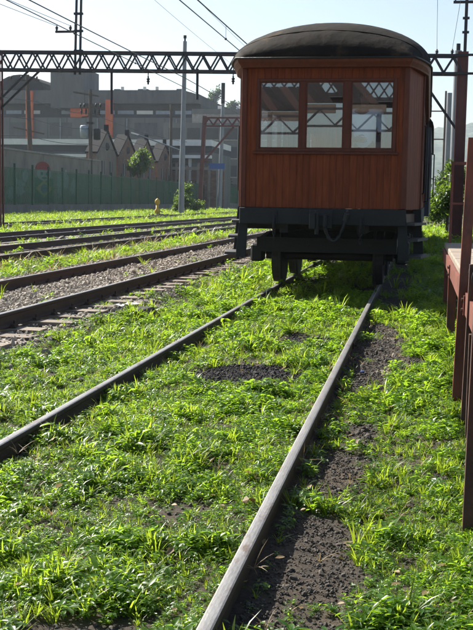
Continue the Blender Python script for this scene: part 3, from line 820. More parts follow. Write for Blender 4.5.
# ------------------------------------------------------------------ catenary gantries
def truss(mb, x0, x1, y, zb0, zt0, zb1, zt1, n, w, ch, dep=.5):
    for dy in (-dep/2, dep/2):
        mb.bar((x0,y+dy,zb0),(x1,y+dy,zb1),ch,ch); mb.bar((x0,y+dy,zt0),(x1,y+dy,zt1),ch,ch)
        for i in range(n):
            f0 = i/n; f1 = (i+.5)/n; f2 = (i+1)/n
            L = lambda a, b, f: a+(b-a)*f
            mb.bar((L(x0,x1,f0),y+dy,L(zb0,zb1,f0)+ch/2),(L(x0,x1,f1),y+dy,L(zt0,zt1,f1)-ch/2),w)
            mb.bar((L(x0,x1,f1),y+dy,L(zt0,zt1,f1)-ch/2),(L(x0,x1,f2),y+dy,L(zb0,zb1,f2)+ch/2),w)
    for i in range(0, n+1):
        f = i/n; x = x0+(x1-x0)*f
        mb.bar((x,y-dep/2,zb0+(zb1-zb0)*f),(x,y+dep/2,zb0+(zb1-zb0)*f),w)
    return mb
GA = thing('catenary_gantry', 'long dark lattice gantry spanning the tracks behind the carriage roof', 'gantry', (0,40,0))
truss(MB(), -16.6, 1.35, 0, 6.30, 6.98, 6.06, 6.70, 27, .055, .085).build('truss', M['gantry'], GA)
def latt_mast(x, z1, w, mat):
    mb = MB()
    for sx in (-1,1):
        for sy in (-1,1): mb.bar((x+sx*w/2,sy*w/2,-.1),(x+sx*w/2,sy*w/2,z1),.06)
    mb.box(x-w/2+.03,x+w/2-.03,-w/2-.005,-w/2+.005,-.1,z1); mb.box(x-w/2-.005,x-w/2+.005,-w/2+.03,w/2-.03,-.1,z1)
    return mb.build('mast', mat, GA)
latt_mast(-16.47, 7.05, .26, M['gantry_red']); latt_mast(1.36, 6.85, .32, M['gantry_red'])
MB().bar((-16.5,-.1,5.0),(-15.1,-.1,6.3),.07).bar((-16.5,.1,4.72),(-14.75,.1,6.3),.07).build('brace', M['gantry'], GA)
MB().bar((1.2,0,4.1),(-.2,0,6.05),.09).build('brace', M['gantry'], GA)
tm = MB().bar((-13.32,0,6.1),(-13.24,0,9.3),.075).bar((-13.12,0,6.1),(-13.06,0,9.3),.075)
for z in (7.0,7.75,8.4,9.2): tm.bar((-13.35,0,z),(-13.0,0,z),.12,.08)
tm.build('mast_extension', M['gantry'], GA)
MB().bar((-14.1,0,7.73),(-13.3,0,7.73),.08).build('cross_arm', M['gantry'], GA)
ins = [(.035,0),(.035,.05),(.065,.06),(.065,.08),(.035,.09),(.065,.12),(.065,.14),(.03,.15),(.03,.2)]
for x in (-14.05,-13.5): MB().lathe(ins, (x,0,7.77), 8).build('insulator', M['iron'], GA)
for x, zl in ((-11.85,4.6),(-8.48,5.15)):
    MB().tube((x,0,zl),(x,0,6.3),.05,n=8).build('drop_tube', M['gantry'], GA)
for x in (-10.4,-7.1,-4.9):
    MB().tube((x,0,6.05),(x,0,6.3),.02,n=6).lathe([(r,z*1.6) for r,z in ins], (x,0,5.72), 8).build('insulator', M['iron'], GA)
tm = MB().bar((1.42,0,6.8),(1.42,0,9.6),.11)
for z in (7.55,8.05): tm.bar((1.3,0,z),(1.54,0,z),.16,.07)
tm.build('mast_extension', M['gantry'], GA)
MB().bar((.95,0,8.62),(2.3,0,8.62),.09).build('cross_arm', M['gantry'], GA)
MB().bar((1.02,0,8.66),(1.02,0,8.95),.05).build('insulator', M['iron'], GA)
for x in (.42,.97): MB().lathe(ins, (x,0,6.76), 8).build('insulator', M['iron'], GA)
for z in (6.06,6.72): MB().bar((1.1,-.2,z),(1.75,-.2,z),.08).build('bracket', M['gantry'], GA)

GB = thing('catenary_gantry', 'rust red gantry farther off in front of the green fence, left of the carriage', 'gantry', (0,118,0))
truss(MB(), -24.2, -6, 0, 9.6, 10.5, 9.6, 10.5, 17, .09, .14).build('truss', M['gantry_red'], GB)
MB().bar((-24.6,0,-.1),(-24.1,0,10.7),.42).build('mast', M['gantry_red'], GB)
MB().bar((-24.2,0,5.6),(-20.8,0,9.5),.20).bar((-23.6,0,5.6),(-24.2,0,5.6),.14).build('brace', M['gantry_red'], GB)
MB().box(-25.1,-23.9,-.5,.5,-.1,.9).build('footing', M['beam'], GB)

# overhead wires: sagging spans with droppers
def wire(label, pts, r, cat='wire', drop=None):
    o = tag(MB().path(pts, r, 5).build('overhead_wire', M['wire']), label, cat, 'overhead wires over the yard')
    return o
def span(x, z, y0, y1, sag, n=24, x1=None, z1=None):
    x1 = x if x1 is None else x1; z1 = z if z1 is None else z1
    return [(x+(x1-x)*t, y0+(y1-y0)*t, z+(z1-z)*t - sag*4*t*(1-t)) for t in np.linspace(0,1,n)]
wA = wire('lower contact wire over the third track, leftmost steep wire of the picture', span(-9.0,5.62,-6,40,0)+span(-9.0,5.62,40,120,0)[1:], .013)
wB = wire('upper carrying wire over the third track, above the contact wire', span(-9.0,5.98,-6,40,.12)+span(-9.0,6.0,40,120,.25)[1:], .016)
wC = wire('lower contact wire over the second track, meeting the carriage roof', span(-5.0,5.44,-6,40,0)+span(-5.0,5.44,40,120,0)[1:], .013)
wD = wire('upper carrying wire over the second track, meeting the carriage roof', span(-5.0,5.86,-6,40,.1)+span(-5.0,5.9,40,120,.25)[1:], .016)
for w_, x, zl, zh in ((wA,-9.0,5.62,5.93),(wC,-5.0,5.44,5.82)):
    for y in (8.5,12,16.5,21,27,33):
        MB().tube((x,y,zl),(x,y,zh-.02),.006,n=5).lathe([(.01,-.03),(.03,-.02),(.03,.02),(.01,.03)], (x,y,zl), 6).build('dropper', M['wire'], w_)
wire('thin feeder wire sloping left of the lattice mast', span(-14.05,7.95,40,-20,.4,x1=-15.5), .010)
wire('thin feeder wire on the mast arm nearer the lattice mast', span(-13.5,7.95,40,-20,.4,x1=-14.0), .010)
wire('thin wire crossing high from the upper left to the carriage roof', span(-9.5,9.6,10,46,.3,x1=-8.2,z1=7.2), .006)
wire('second thin wire crossing high above the lattice gantry', span(-7.5,9.0,10,46,.3,x1=-7.0,z1=7.4), .006)
wire('thin wire rising from the gantry insulator right of the carriage roof', span(.42,6.95,40,-10,.2,z1=9.6,x1=-.3), .007)
wire('thin wire rising from the gantry insulator nearest the right mast', span(.97,6.95,40,-10,.2,z1=9.6,x1=.95), .007)
for k, (z, X) in enumerate(((7.0,-36.4),(8.6,-36.0),(10.2,-35.6))):
    wire(['low wire strung along the timber poles','middle wire strung along the timber poles','top wire strung along the timber poles'][k], span(X,z,60,95,.5)+span(X,z+.1,95,110,.3,x1=-35.0)[1:]+span(-35.0,z+.2,110,170,.9,x1=-33)[1:], .03)

# ------------------------------------------------------------------ poles
LP = thing('lamp_pole', 'tall plain grey metal pole rising above the gantry truss', 'pole', (-20.6,91,0))
MB().tube((0,0,-.1),(.18,0,14.9),.26,.17,12).build('pole', M['pole_grey'], LP)
MB().tube((.18,0,14.9),(.18,0,15.15),.08,n=8).tube((.18,0,15.15),(.18,0,15.4),.14,n=8).build('pole_cap', M['iron'], LP)
LP2 = thing('lamp_pole', 'grey metal pole farther back between gantry mast and carriage', 'pole', (-27.6,146,0))
MB().tube((0,0,-.1),(.3,0,14.6),.32,.24,12).build('pole', M['pole_grey'], LP2); MB().tube((.3,0,14.6),(.3,0,17.4),.27,.27,12).build('pole_cap', M['iron'], LP2)
LP3 = thing('concrete_pole', 'grey concrete pole standing behind the right gantry mast', 'pole', (1.42,48,0))
MB().tube((0,0,-.1),(0,0,8.0),.20,.16,12).build('pole', M['pole_grey'], LP3); MB().tube((0,0,8.0),(0,0,8.3),.09,n=8).build('pole_cap', M['iron'], LP3)
LP4 = thing('utility_pole', 'distant thin pole with two short arms right of the carriage', 'pole', (2.2,110,0))
MB().tube((0,0,0),(0,0,12.6),.14,.10,8).build('pole', M['pole_wood'], LP4)
for z in (7.8,10.6): MB().bar((-1.5,0,z),(.2,0,z),.12).bar((-1.4,0,z),(-1.4,0,z+.6),.12).build('cross_arm', M['pole_wood'], LP4)
LP5 = thing('concrete_pole', 'distant stout dark pole right of the carriage beside the thin one', 'pole', (2.1,90,0))
MB().tube((0,0,0),(0,0,10.4),.24,.20,10).build('pole', M['pole_grey'], LP5)
U1 = thing('utility_pole', 'leaning timber pole with one cross arm at the far left behind the fence', 'utility pole', (-35.8,95,0))
MB().tube((0,0,0),(-.42,0,12.6),.28,.18,10).build('pole', M['pole_wood'], U1)
MB().bar((-2.2,0,12.1),(.7,0,12.1),.16).build('cross_arm', M['pole_wood'], U1)
for x in (-2.0,-1.0,.5): MB().lathe([(r*1.6,z*1.5) for r,z in ins], (x,0,12.2), 8).build('insulator', M['iron'], U1)
MB().bar((-1.8,0,7.8),(1.2,0,7.2),.12).build('cross_arm', M['pole_wood'], U1)
U2 = thing('utility_pole', 'timber utility pole carrying transformer cans and crowded cross arms', 'utility pole', (-34.9,110,0))
MB().tube((0,0,0),(0,0,12.8),.26,.18,10).build('pole', M['pole_wood'], U2)
MB().bar((-1.9,0,12.55),(.9,0,12.1),.18).build('cross_arm', M['pole_wood'], U2)
MB().bar((-1.2,0,10.9),(1.2,0,10.9),.15).build('cross_arm', M['pole_wood'], U2)
MB().bar((-1.0,.1,9.9),(1.1,.1,10.2),.13).build('cross_arm', M['pole_wood'], U2)
for x in (-1.1,-.7,.6,1.1): MB().lathe([(r*2,z*2) for r,z in ins], (x,0,10.97), 8).build('insulator', M['iron'], U2)
for x in (-1.0,-.5,.5,.95): MB().lathe([(r*2,-z*3) for r,z in ins], (x,0,10.8), 8).build('insulator', M['iron'], U2)
MB().lathe([(.1,7.7),(.44,7.75),(.46,8.9),(.40,9.0),(.1,9.05)], (-.62,-.2,0), 14).build('transformer', M['transformer'], U2)
MB().lathe([(.1,7.5),(.36,7.55),(.38,8.6),(.3,8.7)], (.75,-.1,0), 14).build('transformer', M['beam'], U2)
MB().box(-.35,.35,-.3,.3,9.2,9.4).build('bracket', M['iron'], U2)
U3 = thing('utility_pole', 'slim pale pole behind the fence between the workshops and the tall pole', 'utility pole', (-33.2,140,0))
MB().tube((0,0,0),(0,0,14),.25,.18,10).build('pole', M['pole_wood'], U3)
MB().bar((-1.3,0,13.2),(1.4,0,13.2),.16).bar((-1.0,0,12.4),(1.0,0,12.4),.14).build('cross_arm', M['pole_wood'], U3)
SLT = thing('street_lamp', 'street lamp with a very long slanting arm above the green fence', 'street lamp', (-25.1,110,0))
MB().tube((0,0,-.1),(0,0,6.6),.10,.08,8).build('pole', M['pole_grey'], SLT)
MB().tube((0,0,6.5),(-4.6,0,8.1),.08,.06,8).build('arm', M['pole_grey'], SLT)
MB().bar((-4.5,0,8.08),(-5.3,0,8.3),.30,.14).build('lamp_head', M['white'], SLT)

# ------------------------------------------------------------------ fence and mural wall
FE = thing('green_fence', 'long green mesh fence with tall posts on a low concrete base', 'fence', (-31,0,0))
MB().box(-.18,.18,62,230,-.1,.74).build('base_wall', M['plinth'], FE)
ymesh = MB().bar((0,0,.75),(0,0,3.85),.14).box(-.07,.07,-.07,.07,3.85,3.95).mesh('post', M['fence'])
pitch = 3.75; npost = 45
for i in range(npost):
    o = bpy.data.objects.new('post', ymesh); COL.objects.link(o); o.parent = FE; o.location = (0, 63.5+i*pitch, random.uniform(-.03,.03)); o.rotation_euler = (random.uniform(-.01,.01), random.uniform(-.01,.01), 0)
pan = MB().box(-.012,.012,.08,pitch-.08,.80,3.55); 
panm = pan.mesh('mesh_panel', M['fence_mesh'])
bars = MB()
for k in range(1, 13): bars.bar((-.03,.04+k*.288,.76),(-.03,.04+k*.288,3.5),.035)
barm = bars.mesh('picket_bars', M['fence'])
brm = MB().bar((0,.07,3.58),(0,pitch-.07,3.58),.06).bar((0,.07,2.2),(0,pitch-.07,2.2),.04).mesh('rail', M['fence'])
for i in range(npost-1):
    for nm, mm in (('mesh_panel', panm), ('rail', brm), ('picket_bars', barm)):
        o = bpy.data.objects.new(nm, mm); COL.objects.link(o); o.parent = FE; o.location = (.03 if nm == 'mesh_panel' else 0, 63.5+i*pitch, 0)
        if nm == 'picket_bars': o['kind'] = 'stuff'

MW = thing('boundary_wall', 'stained old plaster wall with painted mural behind the green fence', 'wall', (-35,0,0))
MB().box(-.2,.2,60,113,0,5.35).build('wall_face', M['oldwall'], MW)
MB().box(-.28,.28,60,113,5.352,5.5).build('coping', M['concrete'], MW)
def flat(name, pts, mat, x):
    n = len(pts); vs = [(x,y,z) for y,z in pts]+[(x-.02,y,z) for y,z in pts]
    mb = MB(); mb.add(vs, [tuple(range(n)), tuple(range(n,2*n))[::-1]]+[(i,(i+1)%n,n+(i+1)%n,n+i) for i in range(n)])
    return mb.build(name, mat, MW)
def ell(cy, cz, ry, rz, a0=0, a1=360, n=20, j=0):
    return [(cy+ry*math.cos(R(a0+(a1-a0)*i/n))*(1+random.uniform(-j,j)), cz+rz*math.sin(R(a0+(a1-a0)*i/n))*(1+random.uniform(-j,j))) for i in range(n if abs(a1-a0) == 360 else n+1)]
flat('mural_ground', [(92.9,.85),(97.9,.85),(97.9,3.15),(92.9,3.15)], M['green_mural'], .222)
flat('mural_dark_strip', [(92.9,.86),(97.9,.86),(97.9,1.3),(92.9,1.3)], M['black_mural'], .226)  # dark strip along the bottom of the green panel
flat('mural_diamond', [(93.2,2.15),(95.4,1.35),(97.6,2.15),(95.4,2.95)], M['yellow_mural'], .230)
flat('mural_disc', ell(95.4,2.15,.95,.42), M['blue_mural'], .234)
flat('mural_face', ell(95.4,3.5,1.9,.62), M['pale_mural'], .238)
flat('mural_cap', ell(95.1,3.9,2.0,.75,0,180), M['red_paint'], .242)
for y in (94.7,96.2): flat('mural_eye', ell(y,3.55,.35,.16), M['black_mural'], .243)
flat('mural_mouth', ell(95.4,3.15,.6,.1), M['black_mural'], .243)
for (cy_, cz, ry, rz) in ((89.2,2.2,1.2,.8),(90.6,3.2,.7,.5),(99.8,2.6,.8,1.3),(101.5,3.0,1.0,.9),(104,2.4,1.0,.8),(87.2,1.7,.8,.6)):
    flat('graffiti', ell(cy_,cz,ry,rz,n=26,j=.3), M['pale_mural'], .222)

# ------------------------------------------------------------------ buildings
WS_Y = [115.5,123.2,132.0,141.8]; 
WL = ['nearest brick gabled workshop with pale plaster patches','second brick gabled workshop with dark steep roof','third gabled workshop behind the small tree','farthest gabled workshop in the sawtooth row']
for k, yc in enumerate((119.7,128.6,138.0,148.2)):
    w = 4.3 if k else 3.9; za = 9.0; ze = 6.4
    H = thing('brick_workshop', WL[k], 'workshop', (-36,yc,0), group='row of gabled workshops behind the fence')
    mb = MB(); mb.prism([(-w,0),(w,0),(w,ze),(0,za),(-w,ze)], (0,0,0), (-.35,0,0), (0,1,0), (0,0,1))
    mb.build('gable_wall', M['brick'] if k != 0 else M['oldwall'], H)
    MB().box(-1.25,-.36,-w,-w+.3,0,ze-.1).build('side_wall', M['brick'], H)
    MB().box(-1.25,-.36,w-.3,w,0,ze-.1).build('side_wall', M['brick'], H)
    for s in (-1,1):
        mb = MB(); mb.prism([(s*(w+.25),ze-.05),(s*(w+.25),ze+.15),(0,za+.28),(0,za+.08)], (.15,0,0), (-1.3,0,0), (0,1,0), (0,0,1)); mb.build('roof', M['slate'], H)
    MB().box(-.3,.15,-.2,.2,za-.1,za+.8).build('gable_finial', M['slate'], H)
    for s in (-1.6,1.6):
        wo = MB().box(-.05,.03,s-.5,s+.5,4.1,5.6).build('window', M['grey_dark'], H)
        MB().box(.03,.06,s-.04,s+.04,4.1,5.6).build('frame', M['white'], wo)
    MB().lathe([(.02,-.6),(.5,-.35),(.6,0),(.5,.35),(.02,.6)], (-.25,0,7.3), 10).build('gable_vent', M['grey_dark'], H)
SH = thing('long_shed', 'long low shed with white roof edge below the grey factory', 'shed', (0,152,0))
MB().box(-90,-30,.4,16,0,8.2).build('wall', M['grey_light'], SH)
MB().box(-90,-30,-.3,16,9.1,9.95).build('roof_edge', M['white'], SH)
MB().box(-90,-30,.2,16,8.2,9.098).build('clerestory', M['grey_dark'], SH)
MB().box(-90,-30,-.8,.4,7.3,7.75).build('canopy_edge', M['white'], SH)
for k in range(14):
    MB().box(-88+k*4.2,-87.6+k*4.2,-.1,.398,0,7.29).build('column', M['white'], SH)
for k in range(13):
    wo = MB().box(-87+k*4.2,-84.6+k*4.2,.33,.398,4.2,6.6).build('window', M['grey_dark'], SH)

FA = thing('factory_building', 'large grey factory block with a square tower and orange piers', 'factory', (0,205,0))
MB().box(-96,-43,0,35,0,17.2).build('lower_wall', M['grey_light'], FA)
MB().box(-96,-43,1.6,35,17.2,19.9).build('window_band', M['grey_dark'], FA)
MB().box(-96,-46,-.6,35,19.9,22.5).build('parapet', M['grey_wall'], FA)
MB().prism([(-46,19.9),(-43,19.9),(-43,21.6),(-46,22.45)], (0,-.6,0), (0,35,0), (1,0,0), (0,0,1)).build('parapet', M['grey_wall'], FA)
MB().box(-73,-66.1,-.9,9,19.0,26.7).build('tower', M['grey_wall'], FA)
for x, z0, z1 in ((-77.4,12.5,22.3),(-60.9,13.2,20.6)):
    MB().box(x-.75,x+.75,-1.2,-.62,z0,z1).build('pier', M['orange'], FA)
MB().box(-69.2,-65.6,-.1,1.5,17.25,19.3).build('panel', M['orange'], FA)
for k in range(19):
    x = -95+k*3.9
    if -79 < x < -75 or -70.5 < x < -65 or x > -46.5: continue
    MB().box(x,x+3.3,1.5,1.598,18.0,18.7).build('window', M['white'] if k % 3 == 1 else M['transformer'], FA)  # white and blue-grey colours stand in for bright sky seen through the slots
for k in range(19):
    if k > 12: continue
    MB().box(-94+k*4,-93.85+k*4,-.06,-.002,.5,17.1).build('wall_joint', M['grey_wall'], FA)
for x in (-91.5,-84,-71.2,-63.5,-57.5,-47.5):
    MB().tube((x,-.25,1),(x,-.25,17),.16,n=8).build('downpipe', M['pole_grey'], FA)
for k in range(11):
    if k in (4,): continue
    wo = MB().box(-93+k*4.4,-90.2+k*4.4,-.07,-.003,8.2,10.2).build('window', M['grey_dark'], FA)
    MB().box(-93+k*4.4,-90.2+k*4.4,-.10,-.072,9.15,9.27).build('glazing_bar', M['white'], wo)
for x in (-90,-82,-73.5,-56,-50): MB().box(x,x+4.6,-.05,-.002,13.6,16.2).build('wall_panel', M['grey_wall'], FA)
mb = MB(); mb.prism([(-85.5,22.5)]+[(-80.5+5*math.cos(R(a)),22.9+3.0*math.sin(R(a))) for a in range(180,-1,-15)]+[(-75.5,22.5)], (0,2,0), (0,30,0), (1,0,0), (0,0,1)); mb.build('barrel_roof', M['slate'], FA)
for x in (-58.5,-54,-51.5): MB().bar((x,0,22.4),(x,0,23.2),.5).build('roof_vent', M['white'], FA)
for x, w_ in ((-62,1.2),(-57,2.0),(-49,1.5)): MB().box(x,x+w_,6,8,22.5,23.4).build('roof_unit', M['grey_wall'], FA)

AP = thing('grey_office_block', 'grey block with window rows half hidden behind the carriage', 'office block', (-30,188,0))
MB().box(-16,26,0,14,0,15).build('wall', M['grey_light'], AP)
for r in range(4):
    for k in range(12):
        wo = MB().box(-15+k*3.4,-12.7+k*3.4,-.06,-.003,2.2+r*3.3,4.2+r*3.3).build('window', M['grey_dark'], AP)
        MB().box(-15.1+k*3.4,-12.6+k*3.4,-.12,-.06,2.0+r*3.3,2.19+r*3.3).build('sill', M['concrete'], wo)
VI = thing('concrete_viaduct', 'concrete viaduct deck crossing behind the block beside the carriage', 'viaduct', (0,203,0))
MB().box(-42.9,-6,-5,-1,15.4,17.4).build('deck', M['concrete'], VI)
MB().box(-42.9,-6,-5.2,-4.9,17.402,18.3).build('parapet', M['grey_light'], VI)
for x in (-40,-26,-12): MB().box(x-.8,x+.8,-4,-2,0,15.4).build('pier', M['concrete'], VI)
for x in (-38,-34.5,-32,-30.2): MB().box(x,x+.8,-5,-4,18.3,18.9).build('lit_block', M['white'], VI)  # white blocks stand for lit bits on the deck; brightness is in the colour
WH = thing('white_hut', 'small white hut behind the fence right of the tall grey pole', 'hut', (-33.9,166,0))
MB().box(-.85,.85,0,3,0,6.7).build('wall', M['white'], WH)
MB().box(-1.05,1.05,-.2,3.2,6.7,7.1).build('roof', M['grey_light'], WH)
MB().box(-.4,.4,-.05,-.003,4.6,5.8).build('window', M['grey_dark'], WH)
SG = thing('blue_sign', 'blue sign board on a post in front of the fence', 'sign', (-23.2,121,0))
MB().bar((0,0,-.1),(0,0,4.9),.1).build('post', M['pole_grey'], SG)
MB().box(-.9,.9,-.12,-.06,4.9,5.55).build('sign_face', M['blue_sign'], SG)
RU = thing('ruined_shed', 'ruined open shed with pale columns behind the fence', 'shed', (-33.5,150,0))
for k in range(6): MB().box(-3+k*1.6,-2.7+k*1.6,0,.4,0,6.2+.4*(k % 2)).build('column', M['oldwall'], RU)
MB().box(-3,5.4,-.05,.45,5.6,6.0).build('lintel', M['oldwall'], RU)
MB().box(-3,5.4,2,2.4,0,5.5).build('back_wall', M['brick'], RU)

# switch stand
SS = thing('switch_stand', 'small yellow and green switch stand in the grass by the tracks', 'switch stand', (-20.0,80,0))
MB().box(-.8,.8,-.4,.4,-.1,.22).build('base', M['iron'], SS, bevel=.03)
MB().lathe([(.22,.22),(.20,.55),(.12,.62),(.12,.95)], n=12).build('body', M['yellow'], SS)
MB().lathe([(.10,.95),(.20,1.0),(.20,1.25),(.10,1.35),(.03,1.42)], n=12).build('head', M['yellow'], SS)
MB().bar((0,0,.5),(.5,-.1,.35),.06).build('lever', M['greenp'], SS)

# behind the camera: what the carriage windows mirror
SB = thing('station_building', 'long pale station building behind the photographer, mirrored in carriage windows', 'station', (0,-34,0))
MB().box(-40,14,-10,0,0,3.9).build('wall', M['station'], SB)
MB().box(-40,14,-10,.4,3.9,4.2).build('roof', M['slate'], SB)
for k in range(16): MB().box(-39+k*3.3,-38.2+k*3.3,.003,.15,0,3.88).build('pilaster', M['grey_light'], SB)
for k in range(16): MB().box(-37.6+k*3.3,-36.6+k*3.3,.003,.08,1.2,3.2).build('window', M['grey_dark'], SB)
FB = thing('footbridge', 'lattice sided footbridge behind the photographer', 'footbridge', (0,-27,0))
fb = MB()
for k in range(-60, 30):
    x = k*.55
    fb.bar((x,0,6.9),(x+1.1,0,8.5),.13,.08); fb.bar((x+1.1,.09,6.9),(x,.09,8.5),.13,.08)
fb.build('lattice', M['gantry'], FB)
MB().bar((-33,0,6.85),(17,0,6.85),.2,.2).bar((-33,0,8.55),(17,0,8.55),.2,.2).build('chord', M['gantry'], FB)
MB().box(-33,17,-2.2,-.2,6.6,6.75).build('walkway', M['beam'], FB)
for x in (-28,-12.5,14): MB().box(x-.3,x+.3,-1.5,-.6,0,6.6).build('pier', M['gantry'], FB)
CN = thing('platform_canopy', 'brown sheeted platform canopy behind the photographer', 'canopy', (0,-24,0))
for x0, x1, zz in ((-12.5,-5.2,6.15),(-4.8,-2.2,6.35)):
    for k in range(int((x1-x0)/.45)):
        MB().prism([(0,zz),(.40,zz),(.40,zz+.06),(0,zz+.06)], (x0+k*.45,0,0), (x0+k*.45-1.2,-2.2,1.4), (1,0,0), (0,0,1)).build('roof_sheet', M['canopy'] if k % 3 == 1 else M['slate'], CN)
    MB().box(x0,x1,-.1,.1,zz-.5,zz-.05).build('fascia', M['pole_wood'], CN)
for x in (-12,-2.6): MB().bar((x,-1,0),(x,-1,6.1),.25).build('column', M['gantry'], CN)
GC = thing('catenary_gantry', 'lattice gantry behind the photographer, mirrored in the carriage windows', 'gantry', (0,-20,0))
truss(MB(), -18, 4, 0, 4.75, 5.55, 4.75, 5.55, 15, .06, .085, .3).build('truss', M['gantry'], GC)
for x in (-18,4): MB().bar((x,0,0),(x,0,5.6),.3).build('mast', M['gantry_red'], GC)

# ------------------------------------------------------------------ trees and bushes
def crown(name, blobs, nleaf, size, mat, parent, seed=0):
    r_ = np.random.default_rng(seed)
    wts = np.array([b[3]*b[4]*b[5] for b in blobs]); wts = wts/wts.sum()
    vs = []; fs = []
    for b, w_ in zip(blobs, wts):
        n = int(nleaf*w_)
        d = r_.normal(size=(n,3)); d /= np.linalg.norm(d, axis=1)[:,None]
        rad = r_.uniform(0,1,n)**.45
        # clumps inside each blob
        cl = r_.normal(size=(max(4,n//40),3)); cl /= np.linalg.norm(cl,axis=1)[:,None]
        ci = r_.integers(0,len(cl),n)
        d = d*.45 + cl[ci]*r_.uniform(.35,1.0,(len(cl),1))[ci]*.75
        p = np.array(b[:3]) + d*rad[:,None]*np.array(b[3:6])
        for q in p:
            a = Vector(r_.normal(size=3)).normalized(); u = a.cross(Vector(r_.normal(size=3))).normalized(); v = a.cross(u)
            s = size*r_.uniform(.6,1.35); q = Vector(q); i = len(vs)
            vs += [q-u*s, q+v*s*.45+a*s*.12, q+u*s, q-v*s*.45+a*s*.12]
            fs += [(i,i+1,i+2,i+3)]
    me = bpy.data.meshes.new(name); me.from_pydata([tuple(v) for v in vs], [], fs); me.materials.append(mat)
    o = bpy.data.objects.new(name, me); COL.objects.link(o); o.parent = parent
    return o
def tree(name, label, cat, loc, blobs, nleaf, size, mat, trunk_r, trunk_h, seed, group=None):
    t = thing(name, label, cat, loc, group=group)
    crown('crown', blobs, nleaf, size, mat, t, seed)
    mb = MB(); mb.tube((0,0,-.1),(.05,0,trunk_h),trunk_r,trunk_r*.6,9)
    for b in blobs: mb.tube((.05,0,trunk_h*.75),(b[0]*.85,b[1]*.85,b[2]),trunk_r*.45,trunk_r*.12,6)
    mb.build('trunk', M['bark'], t)
    return t
tree('bush', 'bright leafy bush behind the platform end right of the carriage', 'bush', (1.15,46,0), [(0,0,1.6,1.1,1.0,1.1),(.5,.2,2.5,.8,.8,.8),(-.5,0,1.0,.8,.8,.9),(1.3,.3,1.6,1.0,1.0,1.2),(.1,.3,2.9,.5,.5,.5)], 4200, .10, M['treeleaf'], .08, 1.2, 3)
tree('tree', 'leafy tree at the right picture edge above the platform posts', 'tree', (3.3,38,0), [(-.3,0,3.4,1.0,1.0,.9),(.6,.2,4.0,1.2,1.1,1.0),(.2,.5,2.4,1.3,1.2,1.0)], 4200, .11, M['treeleaf'], .12, 2.4, 4)
tree('bush', 'dark low bush in the shade beyond the carriage side', 'bush', (.9,62,0), [(0,0,1.2,1.6,1.2,1.2),(1.8,0,1.8,1.6,1.4,1.7),(.6,.5,2.6,1.0,1.0,1.1)], 3600, .13, M['treeleaf_dark'], .08, 1.0, 5)
tree('tree', 'small round green tree between the brick workshops', 'tree', (-33.2,124,0), [(0,0,5.6,1.5,1.5,1.5),(.4,0,6.6,1.0,1.0,1.0),(-.8,.2,5.0,1.1,1.1,1.0)], 3600, .20, M['treeleaf'], .18, 4.4, 6)
tree('bush', 'small bright shrub at the foot of the tall grey pole', 'bush', (-21.6,97,0), [(0,0,1.3,1.2,1.0,1.1),(.3,.2,2.3,.8,.7,.8),(1.2,0,.8,.8,.8,.7),(-.9,0,.7,.7,.7,.6)], 3000, .12, M['treeleaf'], .08, 1.0, 7)
for k, (x, y, h) in enumerate(((-94,424,11),(-87,428,9),(-82,420,13),(-76,426,8),(-99,430,7),(-71,430,6))):
    zb = 36
    tree('tree', ['tree on the dark hill crest, leftmost of the tall ones','rounded tree on the hill crest beside the tallest tree','tallest tree on the dark hill crest','lower tree just right of the tallest crest tree','small tree at the left end of the crest group','small tree at the right end of the crest group'][k], 'tree', (x,y,zb-3),
         [(0,0,h*.65,3,3,h*.35),(1.4,0,h*.85,2,2,h*.25),(-1.5,.5,h*.5,2.2,2,h*.3)], 1300, .55, M['treeleaf_dark'], .4, h*.5, 20+k, group='trees on the hill crest')
for k, (x, y) in enumerate(((-33.5,158),(-33,172),(-33.4,182))):
    tree('tree', ['low tree behind the fence left of the white hut','low tree behind the fence right of the white hut','last low tree behind the fence beside the carriage'][k], 'tree', (x-1,y,0), [(0,0,3.6,2.2,2.2,1.6),(1,0,4.6,1.4,1.4,1.2)], 1800, .24, M['treeleaf_dark'], .2, 3, 40+k, group='low trees behind the fence')

# ------------------------------------------------------------------ ground cover (stuff)
def proto(name, vs, fs, mat):
    me = bpy.data.meshes.new(name); me.from_pydata([tuple(map(float, v)) for v in vs], [], fs); me.materials.append(mat)
    me.polygons.foreach_set('use_smooth', [True]*len(fs))
    return bpy.data.objects.new(name, me)
def leaf(vs, fs, base, d, up, L, Wd, fold=.25, droop=.3):
    """an ovate leaf folded along its midrib: 8 vertices, 6 faces"""
    base = Vector(base); d = Vector(d).normalized(); side = d.cross(Vector(up)).normalized(); nrm = side.cross(d).normalized()
    i = len(vs)
    def P(t, s): return base + d*L*t + side*Wd*s + nrm*(abs(s)*Wd*fold*2 - droop*L*t*t)
    vs += [P(0,0), P(.38,-.5), P(.34,0), P(.38,.5), P(.75,-.34), P(.72,0), P(.75,.34), P(1,0)]
    fs += [(i,i+2,i+1),(i,i+3,i+2),(i+1,i+2,i+5,i+4),(i+2,i+3,i+6,i+5),(i+4,i+5,i+7),(i+5,i+6,i+7)]
def blade(vs, fs, base, az, L, w, lean, curl):
    i = len(vs); b = Vector(base); d = Vector((math.cos(az), math.sin(az), 0)); s = Vector((-d.y, d.x, 0))
    for k, t in enumerate((0,.35,.7)):
        c = b + d*(lean*L*t + curl*L*t*t) + Vector((0,0,1))*(L*t*(1-.35*curl*t))
        ww = w*(1-.55*t)/2
        vs += [c-s*ww, c+s*ww]
    vs.append(b + d*(lean*L + curl*L) + Vector((0,0,1))*(L*(1-.45*curl)-.0))
    fs += [(i,i+1,i+3,i+2),(i+2,i+3,i+5,i+4),(i+4,i+5,i+6)]
PW = []; PB = []; rr = random.Random(3)
